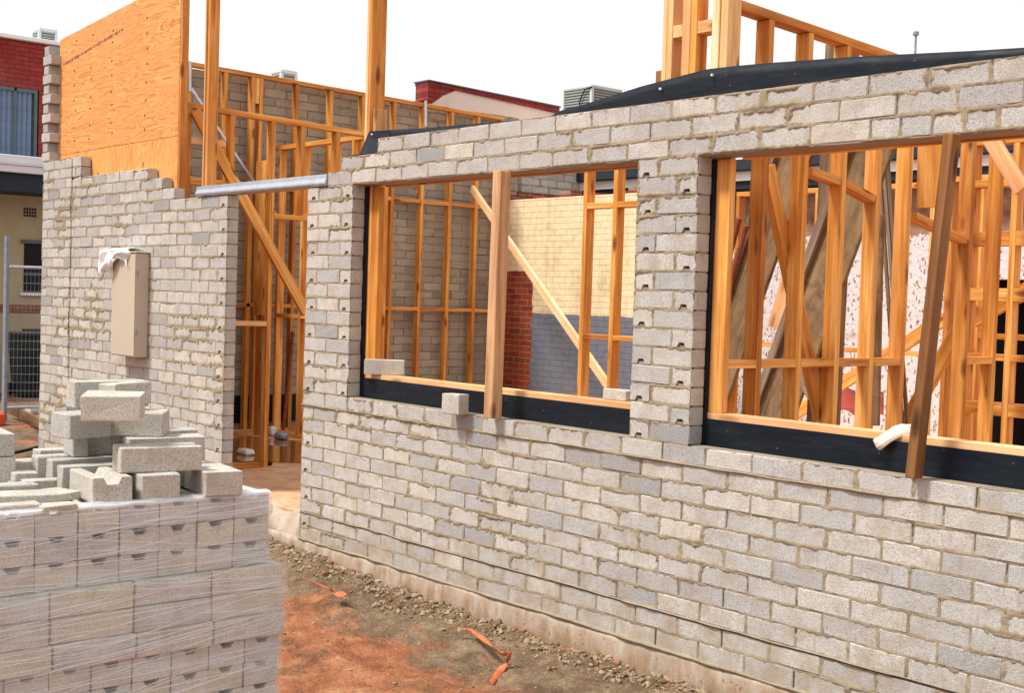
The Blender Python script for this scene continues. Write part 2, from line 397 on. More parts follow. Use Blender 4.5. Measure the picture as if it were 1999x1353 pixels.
# ------------------------------------------------------------------ mesh helpers
class MB:
    """collects verts/faces with local coords (pl) and a tint, builds ONE mesh object"""
    def __init__(s): s.V = []; s.F = []; s.P = []; s.T = []; s.n = 0
    def add(s, V, F, P=None, tint=.5):
        V = np.asarray(V, float)
        s.V.append(V); s.P.append(V if P is None else np.asarray(P, float))
        s.T.append(np.full(len(V), tint) if np.isscalar(tint) else np.asarray(tint))
        s.F.extend([tuple(i+s.n for i in f) for f in F]); s.n += len(V)
        return s
    def box(s, lo, hi, c=.003, tint=.5, jit=0.0, P0=None):
        lo = np.array(lo, float); hi = np.array(hi, float)
        V, F = chamfer((hi-lo)/2, c); V = V + (lo+hi)/2
        if jit: V = V + rng.uniform(-jit, jit, V.shape)
        return s.add(V, F, None if P0 is None else V+P0, tint)
    def obox(s, ctr, axes, half, c=.003, tint=.5, P0=(0, 0, 0)):
        V, F = chamfer(np.array(half, float), c)
        return s.add(V @ np.array(axes) + np.array(ctr), F, V+np.array(P0), tint)
    def beam(s, p0, p1, w, d, hint=(0, 0, 1), c=.002, tint=None, cw=0.0, cd=0.0):
        """timber from p0 to p1; w = size across (perp. to hint), d = size along hint"""
        p0 = np.array(p0, float); p1 = np.array(p1, float)
        a = p1-p0; L = np.linalg.norm(a); a = a/L
        h = np.array(hint, float); h = h-a*(h@a); h /= np.linalg.norm(h)
        b = np.cross(h, a)
        if tint is None: tint = random.uniform(.0, 1)
        return s.obox((p0+p1)/2 + b*cw + h*cd, (a, b, h), (L/2, w/2, d/2), c, tint, rng.uniform(-40, 40, 3))
    def tube(s, pts, rad, n=8, tint=.5, cap=True):
        pts = [np.array(p, float) for p in pts]; V = []; F = []
        rads = rad if hasattr(rad, '__len__') else [rad]*len(pts)
        ref = np.array([.31, .17, .93])
        for i, p in enumerate(pts):
            a = pts[min(i+1, len(pts)-1)]-pts[max(i-1, 0)]; a = a/np.linalg.norm(a)
            x = np.cross(a, ref); x /= np.linalg.norm(x); y = np.cross(a, x)
            for k in range(n):
                t = 2*math.pi*k/n; V.append(p+rads[i]*(x*math.cos(t)+y*math.sin(t)))
        for i in range(len(pts)-1):
            for k in range(n):
                F.append((i*n+k, i*n+(k+1) % n, (i+1)*n+(k+1) % n, (i+1)*n+k))
        if cap: F.append(tuple(range(n))[::-1]); F.append(tuple((len(pts)-1)*n+k for k in range(n)))
        return s.add(V, F, None, tint)
    def prism(s, poly, y0, y1, mapf, tint=.5):
        """extrude a 2D polygon (a,b) between depths y0,y1; mapf(a,b,d)->xyz"""
        n = len(poly)
        V = [mapf(a, b, y0) for a, b in poly]+[mapf(a, b, y1) for a, b in poly]
        F = [tuple(range(n)), tuple(range(2*n-1, n-1, -1))]+[(i, i+n, (i+1) % n+n, (i+1) % n) for i in range(n)]
        return s.add(V, F, None, tint)
    def sheet(s, V2, P=None, tint=.5):
        """grid of points [i][j] -> quads"""
        A = np.asarray(V2, float); ni, nj = A.shape[:2]
        idx = np.arange(ni*nj).reshape(ni, nj)
        F = [(idx[i, j], idx[i+1, j], idx[i+1, j+1], idx[i, j+1]) for i in range(ni-1) for j in range(nj-1)]
        return s.add(A.reshape(-1, 3), F, P, tint)
    def build(s, name, mat, parent=None, smooth=False, recalc=True):
        V = np.concatenate(s.V); P = np.concatenate(s.P); T = np.concatenate(s.T)
        off = np.array(parent['_w']) if parent is not None and '_w' in parent else np.zeros(3)
        me = bpy.data.meshes.new(name)
        me.from_pydata((V-off).tolist(), [], s.F)
        fix(me, P, T, mat, smooth, recalc)
        o = bpy.data.objects.new(name, me); COL.objects.link(o)
        if parent is not None: o.parent = parent
        o['_w'] = tuple(off)
        return o

def fix(me, P, T, mat, smooth=False, recalc=True):
    a = me.attributes.new('pl', 'FLOAT_VECTOR', 'POINT'); a.data.foreach_set('vector', np.asarray(P, np.float32).ravel())
    b = me.attributes.new('tint', 'FLOAT', 'POINT'); b.data.foreach_set('value', np.asarray(T, np.float32).ravel())
    me.materials.append(M[mat] if isinstance(mat, str) else mat)
    if recalc and len(me.polygons) < 60000:
        import bmesh
        bm = bmesh.new(); bm.from_mesh(me); bmesh.ops.recalc_face_normals(bm, faces=bm.faces); bm.to_mesh(me); bm.free()
    if smooth: me.polygons.foreach_set('use_smooth', [True]*len(me.polygons))
    me.update()

def grid_mesh(name, V, mask, P, T, mat, parent, smooth=True):
    """V (ni,nj,3), mask (ni-1,nj-1) quads to keep"""
    ni, nj = V.shape[:2]; idx = np.arange(ni*nj).reshape(ni, nj)
    q = np.stack([idx[:-1, :-1], idx[1:, :-1], idx[1:, 1:], idx[:-1, 1:]], -1)[mask]
    used, inv = np.unique(q, return_inverse=True); q = inv.reshape(q.shape)
    VV = V.reshape(-1, 3)[used]; off = np.array(parent['_w']) if parent is not None else np.zeros(3)
    me = bpy.data.meshes.new(name)
    me.vertices.add(len(VV)); me.vertices.foreach_set('co', (VV-off).astype(np.float32).ravel())
    me.loops.add(q.size); me.loops.foreach_set('vertex_index', q.astype(np.int32).ravel())
    me.polygons.add(len(q)); me.polygons.foreach_set('loop_start', (np.arange(len(q))*4).astype(np.int32))
    me.update(calc_edges=True); me.validate()
    fix(me, P.reshape(-1, 3)[used], T.reshape(-1)[used], mat, False, False)
    if smooth: me.polygons.foreach_set('use_smooth', np.ones(len(me.polygons), bool))
    o = bpy.data.objects.new(name, me); COL.objects.link(o)
    if parent is not None: o.parent = parent
    return o

def chamfer(h, c):
    h = np.array(h, float); c = min(c, h.min()*.6); V = []; ix = {}
    for sx in (-1, 1):
        for sy in (-1, 1):
            for sz in (-1, 1):
                s = np.array([sx, sy, sz])
                for ax in range(3):
                    v = s*(h-c); v[ax] = s[ax]*h[ax]
                    ix[(sx, sy, sz, ax)] = len(V); V.append(v)
    F = []
    for ax in range(3):
        o = [a for a in range(3) if a != ax]
        for s in (-1, 1):
            q = []
            for a, b in ((-1, -1), (1, -1), (1, 1), (-1, 1)):
                k = [0, 0, 0]; k[ax] = s; k[o[0]] = a; k[o[1]] = b; q.append(ix[(*k, ax)])
            F.append(tuple(q))
        for a in (-1, 1):
            for b in (-1, 1):
                k0 = [0, 0, 0]; k0[o[0]] = a; k0[o[1]] = b; k0[ax] = -1; k1 = list(k0); k1[ax] = 1
                F.append((ix[(*k0, o[0])], ix[(*k1, o[0])], ix[(*k1, o[1])], ix[(*k0, o[1])]))
    for sx in (-1, 1):
        for sy in (-1, 1):
            for sz in (-1, 1):
                F.append(tuple(ix[(sx, sy, sz, a)] for a in range(3)))
    return np.array(V), F

def vnoise(x, y, seed, freq):
    """smooth value noise in [-1,1] on arrays"""
    r = np.random.RandomState(seed); T = r.uniform(-1, 1, (256, 256))
    x = x*freq+37.3; y = y*freq+71.9
    xi = np.floor(x).astype(int); yi = np.floor(y).astype(int); fx = x-xi; fy = y-yi
    fx = fx*fx*(3-2*fx); fy = fy*fy*(3-2*fy)
    g = lambda a, b: T[a % 256, b % 256]
    return (g(xi, yi)*(1-fx)+g(xi+1, yi)*fx)*(1-fy)+(g(xi, yi+1)*(1-fx)+g(xi+1, yi+1)*fx)*fy
def fbm(x, y, seed, freq, octv=4, g=.5):
    s = 0; a = 1; n = 0
    for i in range(octv): s = s+a*vnoise(x, y, seed+i, freq*2**i); n += a; a *= g
    return s/n

def tag(o, label, cat, group=None, kind=None):
    if label: o['label'] = label
    if cat: o['category'] = cat
    if group: o['group'] = group
    if kind: o['kind'] = kind
    return o
def thing(name, label, cat, loc=(0, 0, 0), group=None):
    o = bpy.data.objects.new(name, None); COL.objects.link(o)
    o.location = loc; o.empty_display_size = .2; o['_w'] = tuple(float(v) for v in loc)
    return tag(o, label, cat, group)
def struct(o): o['kind'] = 'structure'; return o

# ------------------------------------------------------------------ ground
FZ = .17                       # finished floor level of the slab
def ground_z(x, y):
    z = -.27+.0*x
    z = z + .035*fbm(x, y, 3, .9, 3) + .018*fbm(x, y, 9, 5, 3)
    # spoil heaped along the footing
    near = np.exp(-np.abs(y+.10)/.30)
    near = np.exp(-(np.abs(y+.05)/.26)**1.5)
    z = z + near*(np.interp(x, [-.6, .3, 1.2, 3.4], [.20, .175, .13, .10])+.045*fbm(x, y, 21, 2.3, 4)+.02*fbm(x, y, 22, 9, 3))*(y < .3)
    z = z + .012*fbm(x, y, 33, 18, 2) + .03*np.clip(fbm(x, y, 37, 4.5, 3), -.3, .5) + .006*np.abs(fbm(x, y, 38, 30, 2))
    left = np.clip((-5.6-x)/.8, 0, 1)
    return z*(1-left)+left*(-.02+.05*fbm(x, y, 5, 1.1, 4)+.012*fbm(x, y, 15, 9, 2))
def axis(segs):
    a = []
    for lo, hi, st in segs: a += list(np.arange(lo, hi-1e-6, st))
    return np.array(a+[segs[-1][1]])
gx = axis([(-300, -40, 40), (-40, -16, 3), (-16, -5.4, .09), (-5.4, -1, .12), (-1, .5, .025), (.5, 4.4, .014), (4.4, 9, .3), (9, 40, 4), (40, 300, 40)])
gy = axis([(-300, -30, 30), (-30, -6, 3), (-6, -2.2, .3), (-2.2, .12, .014), (.12, 4.6, .12), (4.6, 30, 3), (30, 300, 30)])
GX, GY = np.meshgrid(gx, gy, indexing='ij')
GZ = ground_z(GX, GY)
wt = np.clip(.85-np.abs(GY+.15)/1.05, 0, 1)+.35*fbm(GX, GY, 71, .9, 3)
wt = np.where((GX > 3.0) & (GY > -1.6), wt+.25, wt)
V = np.stack([GX, GY, GZ], -1)
wt = np.where(GX < -5, .62+.3*fbm(GX, GY, 90, 1.5, 3), wt)
g = grid_mesh('ground', V, np.ones((len(gx)-1, len(gy)-1), bool), V, np.clip(wt, 0, 1), 'dirt', None)
struct(g)

# slab, rebate step and footing (one concrete raft)
b = MB(); b.box((-5.7, .1, -.5), (9.5, 9.4, FZ), .01)
struct(b.build('floor_slab', 'floor'))
b = MB()
n = 260
xs = np.linspace(-5.9, 7.2, n)
rows = []
for zz, yy in ((-.5, -.012), (-.30, -.012), (-.16, -.012), (-.03, -.010), (-.004, -.004), (-.003, .099)):
    rows.append(np.stack([xs, yy+.004*fbm(xs, xs*0+zz*9, 44, 6, 3), zz+.006*fbm(xs, xs*0+3, 45, 3, 3)], -1))
b.sheet(np.array(rows).transpose(1, 0, 2))
struct(b.build('footing', 'footing', None, True))
# broken lumpy ledge of the slab at the doorway
b = MB(); xs = np.linspace(-1.7, -.5, 60); rows = []
for k, (yy, zz) in enumerate(((.02, -.002), (.035, .06), (.06, .11), (.11, FZ-.01), (.15, FZ+.004), (.2, FZ-.01))):
    rows.append(np.stack([xs, yy+.02*fbm(xs, xs*0+k*.3, 61, 7, 3)*(0 < k < 4), zz+.012*fbm(xs, xs*0+k*.5, 62, 9, 3)], -1))
b.sheet(np.array(rows).transpose(1, 0, 2))
struct(b.build('slab_edge', 'footing', None, True))

# puddle on the floor inside the doorway
def blob(cx, cy, rx, ry, z, seed, n=48):
    r = np.random.RandomState(seed); ph = r.uniform(0, 6.28, 4); am = r.uniform(.04, .13, 4)
    V = [(cx, cy, z)]
    for k in range(n):
        t = 2*math.pi*k/n; s = 1+sum(am[j]*math.sin((j+2)*t+ph[j]) for j in range(4))
        V.append((cx+rx*s*math.cos(t), cy+ry*s*math.sin(t), z))
    return V, [(0, 1+k, 1+(k+1) % n) for k in range(n)]
b = MB(); V, F = blob(-4.3, 1.72, 1.32, .98, FZ+.005, 5); b.add(V, F)
struct(b.build('puddle_water', 'water'))

# ------------------------------------------------------------------ block walls
TH = .10
def wall(th, rows, umap, cell, mats=('block', 'mortar'), proud=.0035, amp=.010, seed=1, z0=0.0, notch=(), jit=.0018, joint=.0):
    """rows: {row: [(u0,u1),...]}; umap(u,d,z)->xyz, d = depth behind the face.
    blocks in one mesh; mortar = core + squeezed relief in another"""
    b = MB(); core = MB(); r = np.random.RandomState(seed)
    for k, bl in rows.items():
        za, zb = z0+k*.1+.005, z0+k*.1+.095
        for (a, c) in bl:
            t = float(np.clip(r.normal(.48, .22), 0, .93))
            fwd = r.uniform(-.003, .003)
            if (k, round(a, 2)) in notch:
                mid = (a+c)/2+r.uniform(-.01, .01)
                poly = [(a+.005, za), (mid-.03, za), (mid-.018, za+.026), (mid+.018, za+.026), (mid+.03, za), (c-.005, za), (c-.005, zb), (a+.005, zb)]
                b.prism(poly, fwd, TH, lambda p, q, d: umap(p, d, q), t)
                continue
            V, F = chamfer(((c-a-.009)/2, TH/2, .0455), .004)
            V = V+r.uniform(-jit, jit, V.shape)+np.array([(a+c)/2, TH/2+fwd, (za+zb)/2])
            W = np.array([umap(p[0], p[1], p[2]) for p in V])
            b.add(W, F, W+r.uniform(-3, 3, 3), t)
        # core per continuous run
        run = []
        for (a, c) in sorted(bl):
            if run and abs(run[-1][1]-a) < .012: run[-1][1] = c
            else: run.append([a, c])
        for a, c in run:
            def cb(ua, uc, za_, zb_, d0=.024):
                p0 = umap(ua, d0, za_); p1 = umap(uc, TH-.006, zb_)
                core.box(np.minimum(p0, p1), np.maximum(p0, p1), .0005)
            zk = z0+k*.1; cuts = sorted((q_+w_)/2 for (q_, w_) in bl if (k, round(q_, 2)) in notch and a-.01 <= q_ < c)
            if not cuts: cb(a+.008, c-.008, zk-.001, zk+.0985); continue
            cb(a+.008, c-.008, zk+.034, zk+.0985); u_ = a+.008
            for m_ in cuts:
                cb(u_, m_-.03, zk-.001, zk+.0335); cb(m_-.0295, m_+.0295, zk-.001, zk+.016, .008); u_ = m_+.03
            cb(u_, c-.008, zk-.001, zk+.0335)
    bo = b.build('blockwork', mats[0], th)
    core.build('mortar_bed', mats[1], th)
    # relief
    U0 = min(bl[0][0] for bl in rows.values() if bl); U1 = max(max(c for a, c in bl) for bl in rows.values())
    K0, K1 = min(rows), max(rows)+1
    us = np.arange(U0, U1+cell*.5, cell); zs = np.arange(K0*.1, K1*.1+cell*.5, cell)
    UU, ZZ = np.meshgrid(us, zs, indexing='ij')
    vert = np.zeros(UU.shape, bool); ins = np.full(UU.shape, -.02); inside = np.zeros(UU.shape, bool); topd = np.full(UU.shape, .05)
    Kk = np.clip(np.floor(ZZ/.1+1e-6).astype(int), K0, K1-1)
    for k, bl in rows.items():
        mk = (Kk == k)
        dz0 = ZZ-(k*.1+.005); dz1 = (k*.1+.095)-ZZ; vert |= mk & (dz0 > .002) & (dz1 > .002)
        for a, c in bl:
            mm = mk & (UU >= a-1e-6) & (UU <= c+1e-6)
            d = np.minimum(np.minimum(UU-a-.005, c-.005-UU), np.minimum(dz0, dz1*1.35))
            ins[mm] = d[mm]; inside |= mm
    n1 = fbm(UU, ZZ*1.6, seed+3, 7, 3); n2 = fbm(UU, ZZ, seed+13, 26, 3, .6); n3 = fbm(UU, ZZ, seed+23, 2.1, 3); n4 = vnoise(UU, ZZ, seed+43, 6); n6 = fbm(UU, ZZ*.4, seed+63, 4, 2); UPD = np.ceil(ZZ/.1+1e-6)*.1-ZZ
    n5 = fbm(UU, ZZ, seed+53, 60, 2); top = np.clip(n6, 0, 1)*.5*amp*(UPD < .04)
    lo = .45+.95*np.clip(n3*1.6+.45, 0, 1)
    h = proud + amp*lo*(.45*n1+.7*n2+.45*n5) + top + amp*2.0*np.clip(n3-.16, 0, 1) - np.clip(ins, 0, 1)*.62
    h = np.clip(h, -.02, .008)
    hj = np.clip(.001+.005*n1+.005*n2, -.006, .009) - joint
    # head joints that were left open here and there
    hj = np.where((vert & (n4 > .15)) , hj-.012, hj)
    h = np.where(ins < 0, hj, h)
    hole = np.zeros(UU.shape, bool)
    for (k, a) in notch:
        for (p, q) in rows.get(k, []):
            if round(p, 2) == a:
                mid = (p+q)/2
                mm = (np.abs(UU-mid) < .034) & (ZZ > k*.1+.009) & (ZZ < k*.1+.04)
                hole |= mm
    Vx = np.array(umap(0, 0, 0)); du = np.array(umap(1, 0, 0))-Vx; dd = np.array(umap(0, 1, 0))-Vx
    W = Vx+UU[..., None]*du-h[..., None]*dd; W[..., 2] += ZZ+z0
    mask = inside[:-1, :-1] & inside[1:, 1:] & inside[1:, :-1] & inside[:-1, 1:]
    mask &= ~(hole[:-1, :-1] | hole[1:, 1:] | hole[1:, :-1] | hole[:-1, 1:])
    grid_mesh('squeezed_mortar', W, mask, W, np.full(UU.shape, .5), mats[1], th)
    return bo

def run(u0, u1, phase, L=.3):
    """stretcher bond from u0 to u1 with joints at phase + k*L"""
    k = math.floor((u0-phase)/L+1e-6); js = [u0]
    j = phase+(k+1)*L
    while j < u1-.02:
        if j-js[-1] > .06: js.append(j)
        j += L
    if u1-js[-1] < .05 and len(js) > 1: js.pop()
    js.append(u1)
    return list(zip(js[:-1], js[1:]))

rows = {}; notch = set()
XR = 6.62
for k in range(0, 11):
    rows[k] = run(-.6, XR, 0 if k % 2 == 0 else .15)
    if k % 2 == 1 and k != 9: notch.add((k, -.6))
rows[3] = [(a, c) for a, c in rows[3]]
for k in range(11, 26):
    odd = (25-k) % 2 == 0
    if odd:
        rows[k] = [(-.6, -.45), (-.45, -.15), (-.15, 0.)] + [(2.75, 2.9), (2.9, 3.19)] + run(6.0, XR, .15)
        notch |= {(k, -.6), (k, -.15), (k, 2.75)}
    else:
        rows[k] = [(-.6, -.3), (-.3, 0.)] + [(2.75, 3.04), (3.04, 3.19)] + run(6.0, XR, 0)
        notch |= {(k, 3.04)}
rows[26] = run(-.33, 4.2, -.03) + [(4.2+.155*i, 4.2+.155*(i+1)) for i in range(10)] + run(5.75, XR, .15)
rows[27] = run(-.17, XR, .13)
rows[28] = run(.28, XR, -.02)
fac = thing('front_block_wall', 'new grey concrete block wall with two window openings, on the right', 'wall', (0, 0, 0))
wall(fac, rows, lambda u, d, z: (u, d, z), .0085, seed=5, notch=notch, proud=.002, amp=.0125, joint=.0025)
# damp course squeezed out at slab level, bottom ledge
for nm, zc, pr, th_, mt in (('damp_course', .203, .007, .004, 'mortar'), ('membrane_lip', .197, .004, .002, 'membrane'), ('mortar_ledge', .003, .014, .010, 'mortar'), ('sill_course_ledge', 1.002, .010, .006, 'mortar')):
    b = MB(); xs = np.arange(-.6, XR, .02)
    w1 = pr+(.011 if mt == 'mortar' else .003)*fbm(xs, xs*0, 81, 7, 4); zz = zc+.007*fbm(xs, xs*0+4, 82, 2.5, 4)
    L = [np.stack([xs, 0*xs+.004, zz+th_], -1), np.stack([xs, -w1, zz+th_*.8], -1), np.stack([xs, -w1-.001, zz-th_*.3], -1), np.stack([xs, 0*xs+.004, zz-th_], -1)]
    b.sheet(np.array(L).transpose(1, 0, 2)); b.build(nm, mt, fac, True)

# left wall, broken stepped top
rows = {}; notch = set(); CJ = -5.05
for k in range(0, 31):
    if k <= 25: r_ = -1.82
    elif k == 26: r_ = -2.78
    elif k == 27: r_ = -3.02
    elif k == 28: r_ = -3.32
    else: r_ = -4.82
    ph = 0 if k % 2 == 0 else .15
    rows[k] = run(-5.82, CJ-.009, -5.82+ph) + run(CJ+.009, r_, -1.82+ph)
    if k % 2 == 1 and k <= 25:
        notch.add((k, round(rows[k][-1][0], 2)))
lw = thing('left_block_wall', 'grey block wall with stepped unfinished top, carrying the meter box', 'wall', (-3.7, 0, 0))
wall(lw, rows, lambda u, d, z: (u, d, z), .0125, seed=31, notch=notch, amp=.015, proud=.003)

# party wall running back, end quoin toothed
PXW = -5.78
rows = {}
for k in range(0, 43):
    hi = 6.5 if k > 32 else 6.5
    rows[k] = run(.14 if k > 30 else .22, hi, 0 if k % 2 == 0 else .15)
pw = thing('party_block_wall', 'tall rough block side wall behind the timber frames', 'wall', (PXW, 3, 0))
wall(pw, rows, lambda u, d, z: (PXW-d, u, z), .022, mats=('block_old', 'mortar_old'), seed=77, amp=.017, proud=.000, jit=.004, joint=.012)
b = MB()
for k in range(31, 43):
    if k % 2: b.box((-5.88, .0, k*.1+.005), (-5.66, .20, k*.1+.095), .004, random.uniform(.3, .8), .003)
    else: b.box((-5.88, .012, k*.1+.005), (-5.75, .20, k*.1+.095), .004, random.uniform(.1, .5), .003)
b.build('toothed_quoin', 'block', pw)
b = MB(); b.box((-5.87, .02, 3.1), (-5.76, .18, 4.3), .001); b.build('quoin_mortar', 'mortar', pw)
b = MB(); b.box((PXW+.012, .4, .28), (PXW+.020, 5.9, .60), .001); b.build('membrane_band', 'membrane', pw)

# painted brick wall across the back
cw = thing('painted_brick_wall', 'cream over blue-grey painted brick wall with bare red brick corner', 'wall', (-4.2, 6.2, 0))
b = MB(); b.box((-5.77, 6.1, .0), (-2.6, 6.33, 3.14), .004); b.build('brick_face', 'painted_brick', cw)
b = MB()
for i in range(13):
    x0 = -5.75+i*.245; b.box((x0, 6.12, 3.145), (x0+.23, 6.31, 3.145+random.choice([0.0, .02, .07, .075])+.004), .004, .5, .003)
b.build('broken_top_course', 'old_red_brick', cw)
# far part of the side wall, seen over the painted wall
fw_ = thing('far_side_wall', 'pale block wall on old red brick, above the painted wall', 'wall', (PXW, 8.5, 0))
rows = {k: run(6.55, 11.5, 0 if k % 2 == 0 else .15) for k in range(33, 41)}
wall(fw_, rows, lambda u, d, z: (PXW+.02-d, u, z), .03, mats=('block', 'mortar'), seed=99, amp=.008, jit=.003)
b = MB(); b.box((PXW-.2, 6.5, 0), (PXW+.03, 11.5, 3.298), .004); b.build('brick_base', 'old_red_brick', fw_)

# ------------------------------------------------------------------ timber helpers
def piece(th, name, p0, p1, w, d, hint=(0, 0, 1), mat='pine', **k):
    b = MB(); b.beam(p0, p1, w, d, hint, **k); return b.build(name, mat, th)
def slab_piece(th, name, lo, hi, mat='pine', axis=None):
    """straight timber given by its corners; grain along the longest side"""
    lo = np.array(lo, float); hi = np.array(hi, float); s = hi-lo
    a = int(np.argmax(s)) if axis is None else axis
    c = (lo+hi)/2; p0 = c.copy(); p1 = c.copy(); p0[a] = lo[a]; p1[a] = hi[a]
    o = [i for i in range(3) if i != a]; h = [0, 0, 0]; h[o[1]] = 1
    return piece(th, name, p0, p1, s[o[0]], s[o[1]], h, mat)

# ---- party wall frame (studs at 450 centres)
pf = thing('long_stud_frame', 'long pine stud frame standing against the rough block side wall', 'timber frame', (-5.65, 3.8, FZ))
X0, X1 = -5.71, -5.62
Y = [1.10, 1.55, 2.0, 2.45, 2.93, 3.4, 3.86, 4.33, 4.79, 5.24, 5.68, 6.08]
topz = lambda y: 4.34-(y-1.5)*.0195
for i, y in enumerate(Y):
    slab_piece(pf, 'stud', (X0, y-.045, FZ+.045), (X1, y, topz(y)-.05))
slab_piece(pf, 'stud', (X0, 2.30, FZ+.045), (X1, 2.345, topz(2.3)-.05))
slab_piece(pf, 'packer', (X0, 2.346, 3.98), (X1-.005, 2.404, topz(2.4)-.05))
piece(pf, 'top_plate', ((X0+X1)/2, .5, topz(.5)-.025), ((X0+X1)/2, 6.09, topz(6.09)-.025), .09, .048)
slab_piece(pf, 'bottom_plate', (X0, .2, FZ), (X1, 6.08, FZ+.044))
for z in (1.66, 3.03):
    for i in range(len(Y)-1):
        if z > 3 and Y[i] < 1.9 or (z < 2 and i == 1): continue
        slab_piece(pf, 'nogging', (X0, Y[i]+.001, z-.022), (X1, Y[i+1]-.046, z+.022))
b = MB(); b.beam(up(371, 118, x=X1+.01), up(371, 178, x=X1+.01), .003, .03, (0, 1, 0)); b.build('strap', 'strap', pf)
b = MB(); b.beam(up(374, 172, x=X1+.01), up(540, 420, x=X1+.01), .003, .03, (0, 1, 0)); b.build('strap', 'strap', pf)
b = MB(); b.beam(up(831, 196, x=X1+.012), up(831, 246, x=X1+.012), .003, .04, (0, 1, 0)); b.build('strap', 'strap', pf)

# ---- frame beside the doorway
df = thing('doorway_stud_frame', 'pine partition frame with diagonal brace just inside the doorway', 'timber frame', (-3.05, 1.1, FZ))
X0, X1 = -3.09, -3.00
def slz(y): return 3.485-(y-.2)*.03
for y, z0 in ((.255, FZ+.045), (.69, FZ+.045), (1.11, FZ), (1.43, 2.56), (1.82, 2.56), (2.19, FZ+.02)):
    slab_piece(df, 'stud', (X0, y-.045, z0), (X1, y, slz(y)-.05))
piece(df, 'top_plate', ((X0+X1)/2, .2, slz(.2)-.025), ((X0+X1)/2, 2.24, slz(2.24)-.025), .09, .048)
slab_piece(df, 'bottom_plate', (X0, .2, FZ), (X1, 1.06, FZ+.044))
slab_piece(df, 'door_head', (X0, 1.112, 2.51), (X1, 2.144, 2.555))
slab_piece(df, 'nogging', (X0-.02, .256, 1.50), (X1, 1.064, 1.545), 'pine_pale')
slab_piece(df, 'nogging', (X0, .256, 2.76), (X1, .645, 2.82)); slab_piece(df, 'nogging', (X0, .692, 2.76), (X1, 1.063, 2.82))
slab_piece(df, 'nogging', (X0, .256, 3.12), (X1, .6, 3.18), 'pine_pale')
p0 = up(380, 216, x=X1+.024); p1 = up(598, 612, x=X1+.024)
piece(df, 'diagonal_brace', p0, p1, .045, .095, (0, 1, 0))

# ---- cross partition behind
xf = thing('cross_stud_frame', 'pine cross partition behind the doorway, at right angles to the door frame', 'timber frame', (-4.3, 2.65, FZ))
YA, YB = 2.60, 2.69
for x in (-5.50, -4.98, -4.35, -3.98, -3.45):
    slab_piece(xf, 'stud', (x, YA, FZ+.045), (x+.045, YB, 3.46))
slab_piece(xf, 'top_plate', (-5.6, YA, 3.461), (-3.10, YB, 3.51))
slab_piece(xf, 'bottom_plate', (-5.6, YA, FZ), (-3.4, YB, FZ+.044))
for z in (1.53, 2.66):
    slab_piece(xf, 'nogging', (-5.454, YA, z), (-4.981, YB, z+.045))
    slab_piece(xf, 'nogging', (-4.934, YA, z), (-4.351, YB, z+.045)); slab_piece(xf, 'nogging', (-4.304, YA, z), (-3.981, YB, z+.045))
xa, xb = float(up(493, 600, y=2.3)[0]), float(up(514, 600, y=2.3)[0])
slab_piece(df, 'wide_board', (xa, 2.3, 1.55), (xb, 2.345, 3.3)); slab_piece(df, 'wide_board', (xa-.02, 2.36, FZ), (xb+.01, 2.40, 3.3))
b = MB(); b.tube([up(572, 648, y=2.9), up(552, 846, y=2.75)], .022, 8)
tag(b.build('rusty_pole', 'rust'), 'rusty steel pole leaning behind the studs inside the doorway', 'pole')

# ---- plywood hoarding with its own edge stud
pl = thing('plywood_wall', 'large orange plywood sheeted panel above the stepped block wall', 'plywood panel', (-4.3, .12, 2.5))
zt = lambda x: 4.365+(x+5.7)*.048+.0
b = MB(); A = [(-5.70, 3.172), (-2.955, 3.172), (-2.955, zt(-2.95)+.06), (-5.70, zt(-5.7))]
b.prism(A, .106, .120, lambda p, q, d: (p, d, q)); b.build('upper_sheet', 'ply', pl)
b = MB(); A = [(-5.70, 2.45), (-2.955, 2.45), (-2.955, 3.168), (-5.70, 3.168)]
b.prism(A, .108, .122, lambda p, q, d: (p, d, q)); b.build('lower_sheet', 'ply_lower', pl)
slab_piece(pl, 'edge_stud', (-2.953, .108, 2.3), (-2.915, .172, 4.62))
for x in (-5.6, -5.1, -4.65, -4.2, -3.75, -3.3): slab_piece(pl, 'stud', (x, .123, 2.4), (x+.045, .21, 4.3))
b = MB()
rn = np.random.RandomState(3)
for x in (-5.28, -4.88, -4.38, -3.62):
    for z in np.arange(3.28, zt(x)-.05, .145):
        c = (x+rn.uniform(-.03, .03), .1045, z+rn.uniform(-.03, .03))
        b.box((c[0]-.011, .1040, c[2]-.010), (c[0]+.011, .1075, c[2]+.010), .001)
for i in range(9):
    x = rn.uniform(-4.9, -3.1); z = rn.uniform(2.7, 3.1); b.box((x-.008, .1055, z-.022), (x+.008, .109, z+.022), .001)
b.build('nail_marks', mat_simple('nail_stain', (.13, .05, .02), .8, .3, 60), pl)
b = MB()
x = -5.6
while x < -4.15:
    w = rn.uniform(.012, .05); z = 4.10+(x+5.6)*.115; h = rn.uniform(.006, .018)
    b.prism([(x, z-h), (x+w, z-h*.8), (x+w*1.02, z+h*.7), (x+.004, z+h)], .1042, .1062, lambda p, q, d: (p, d, q)); x += w+rn.uniform(.006, .03)
b.build('faded_stamp', mat_simple('ink', (.20, .11, .07), .8, .5, 40), pl)

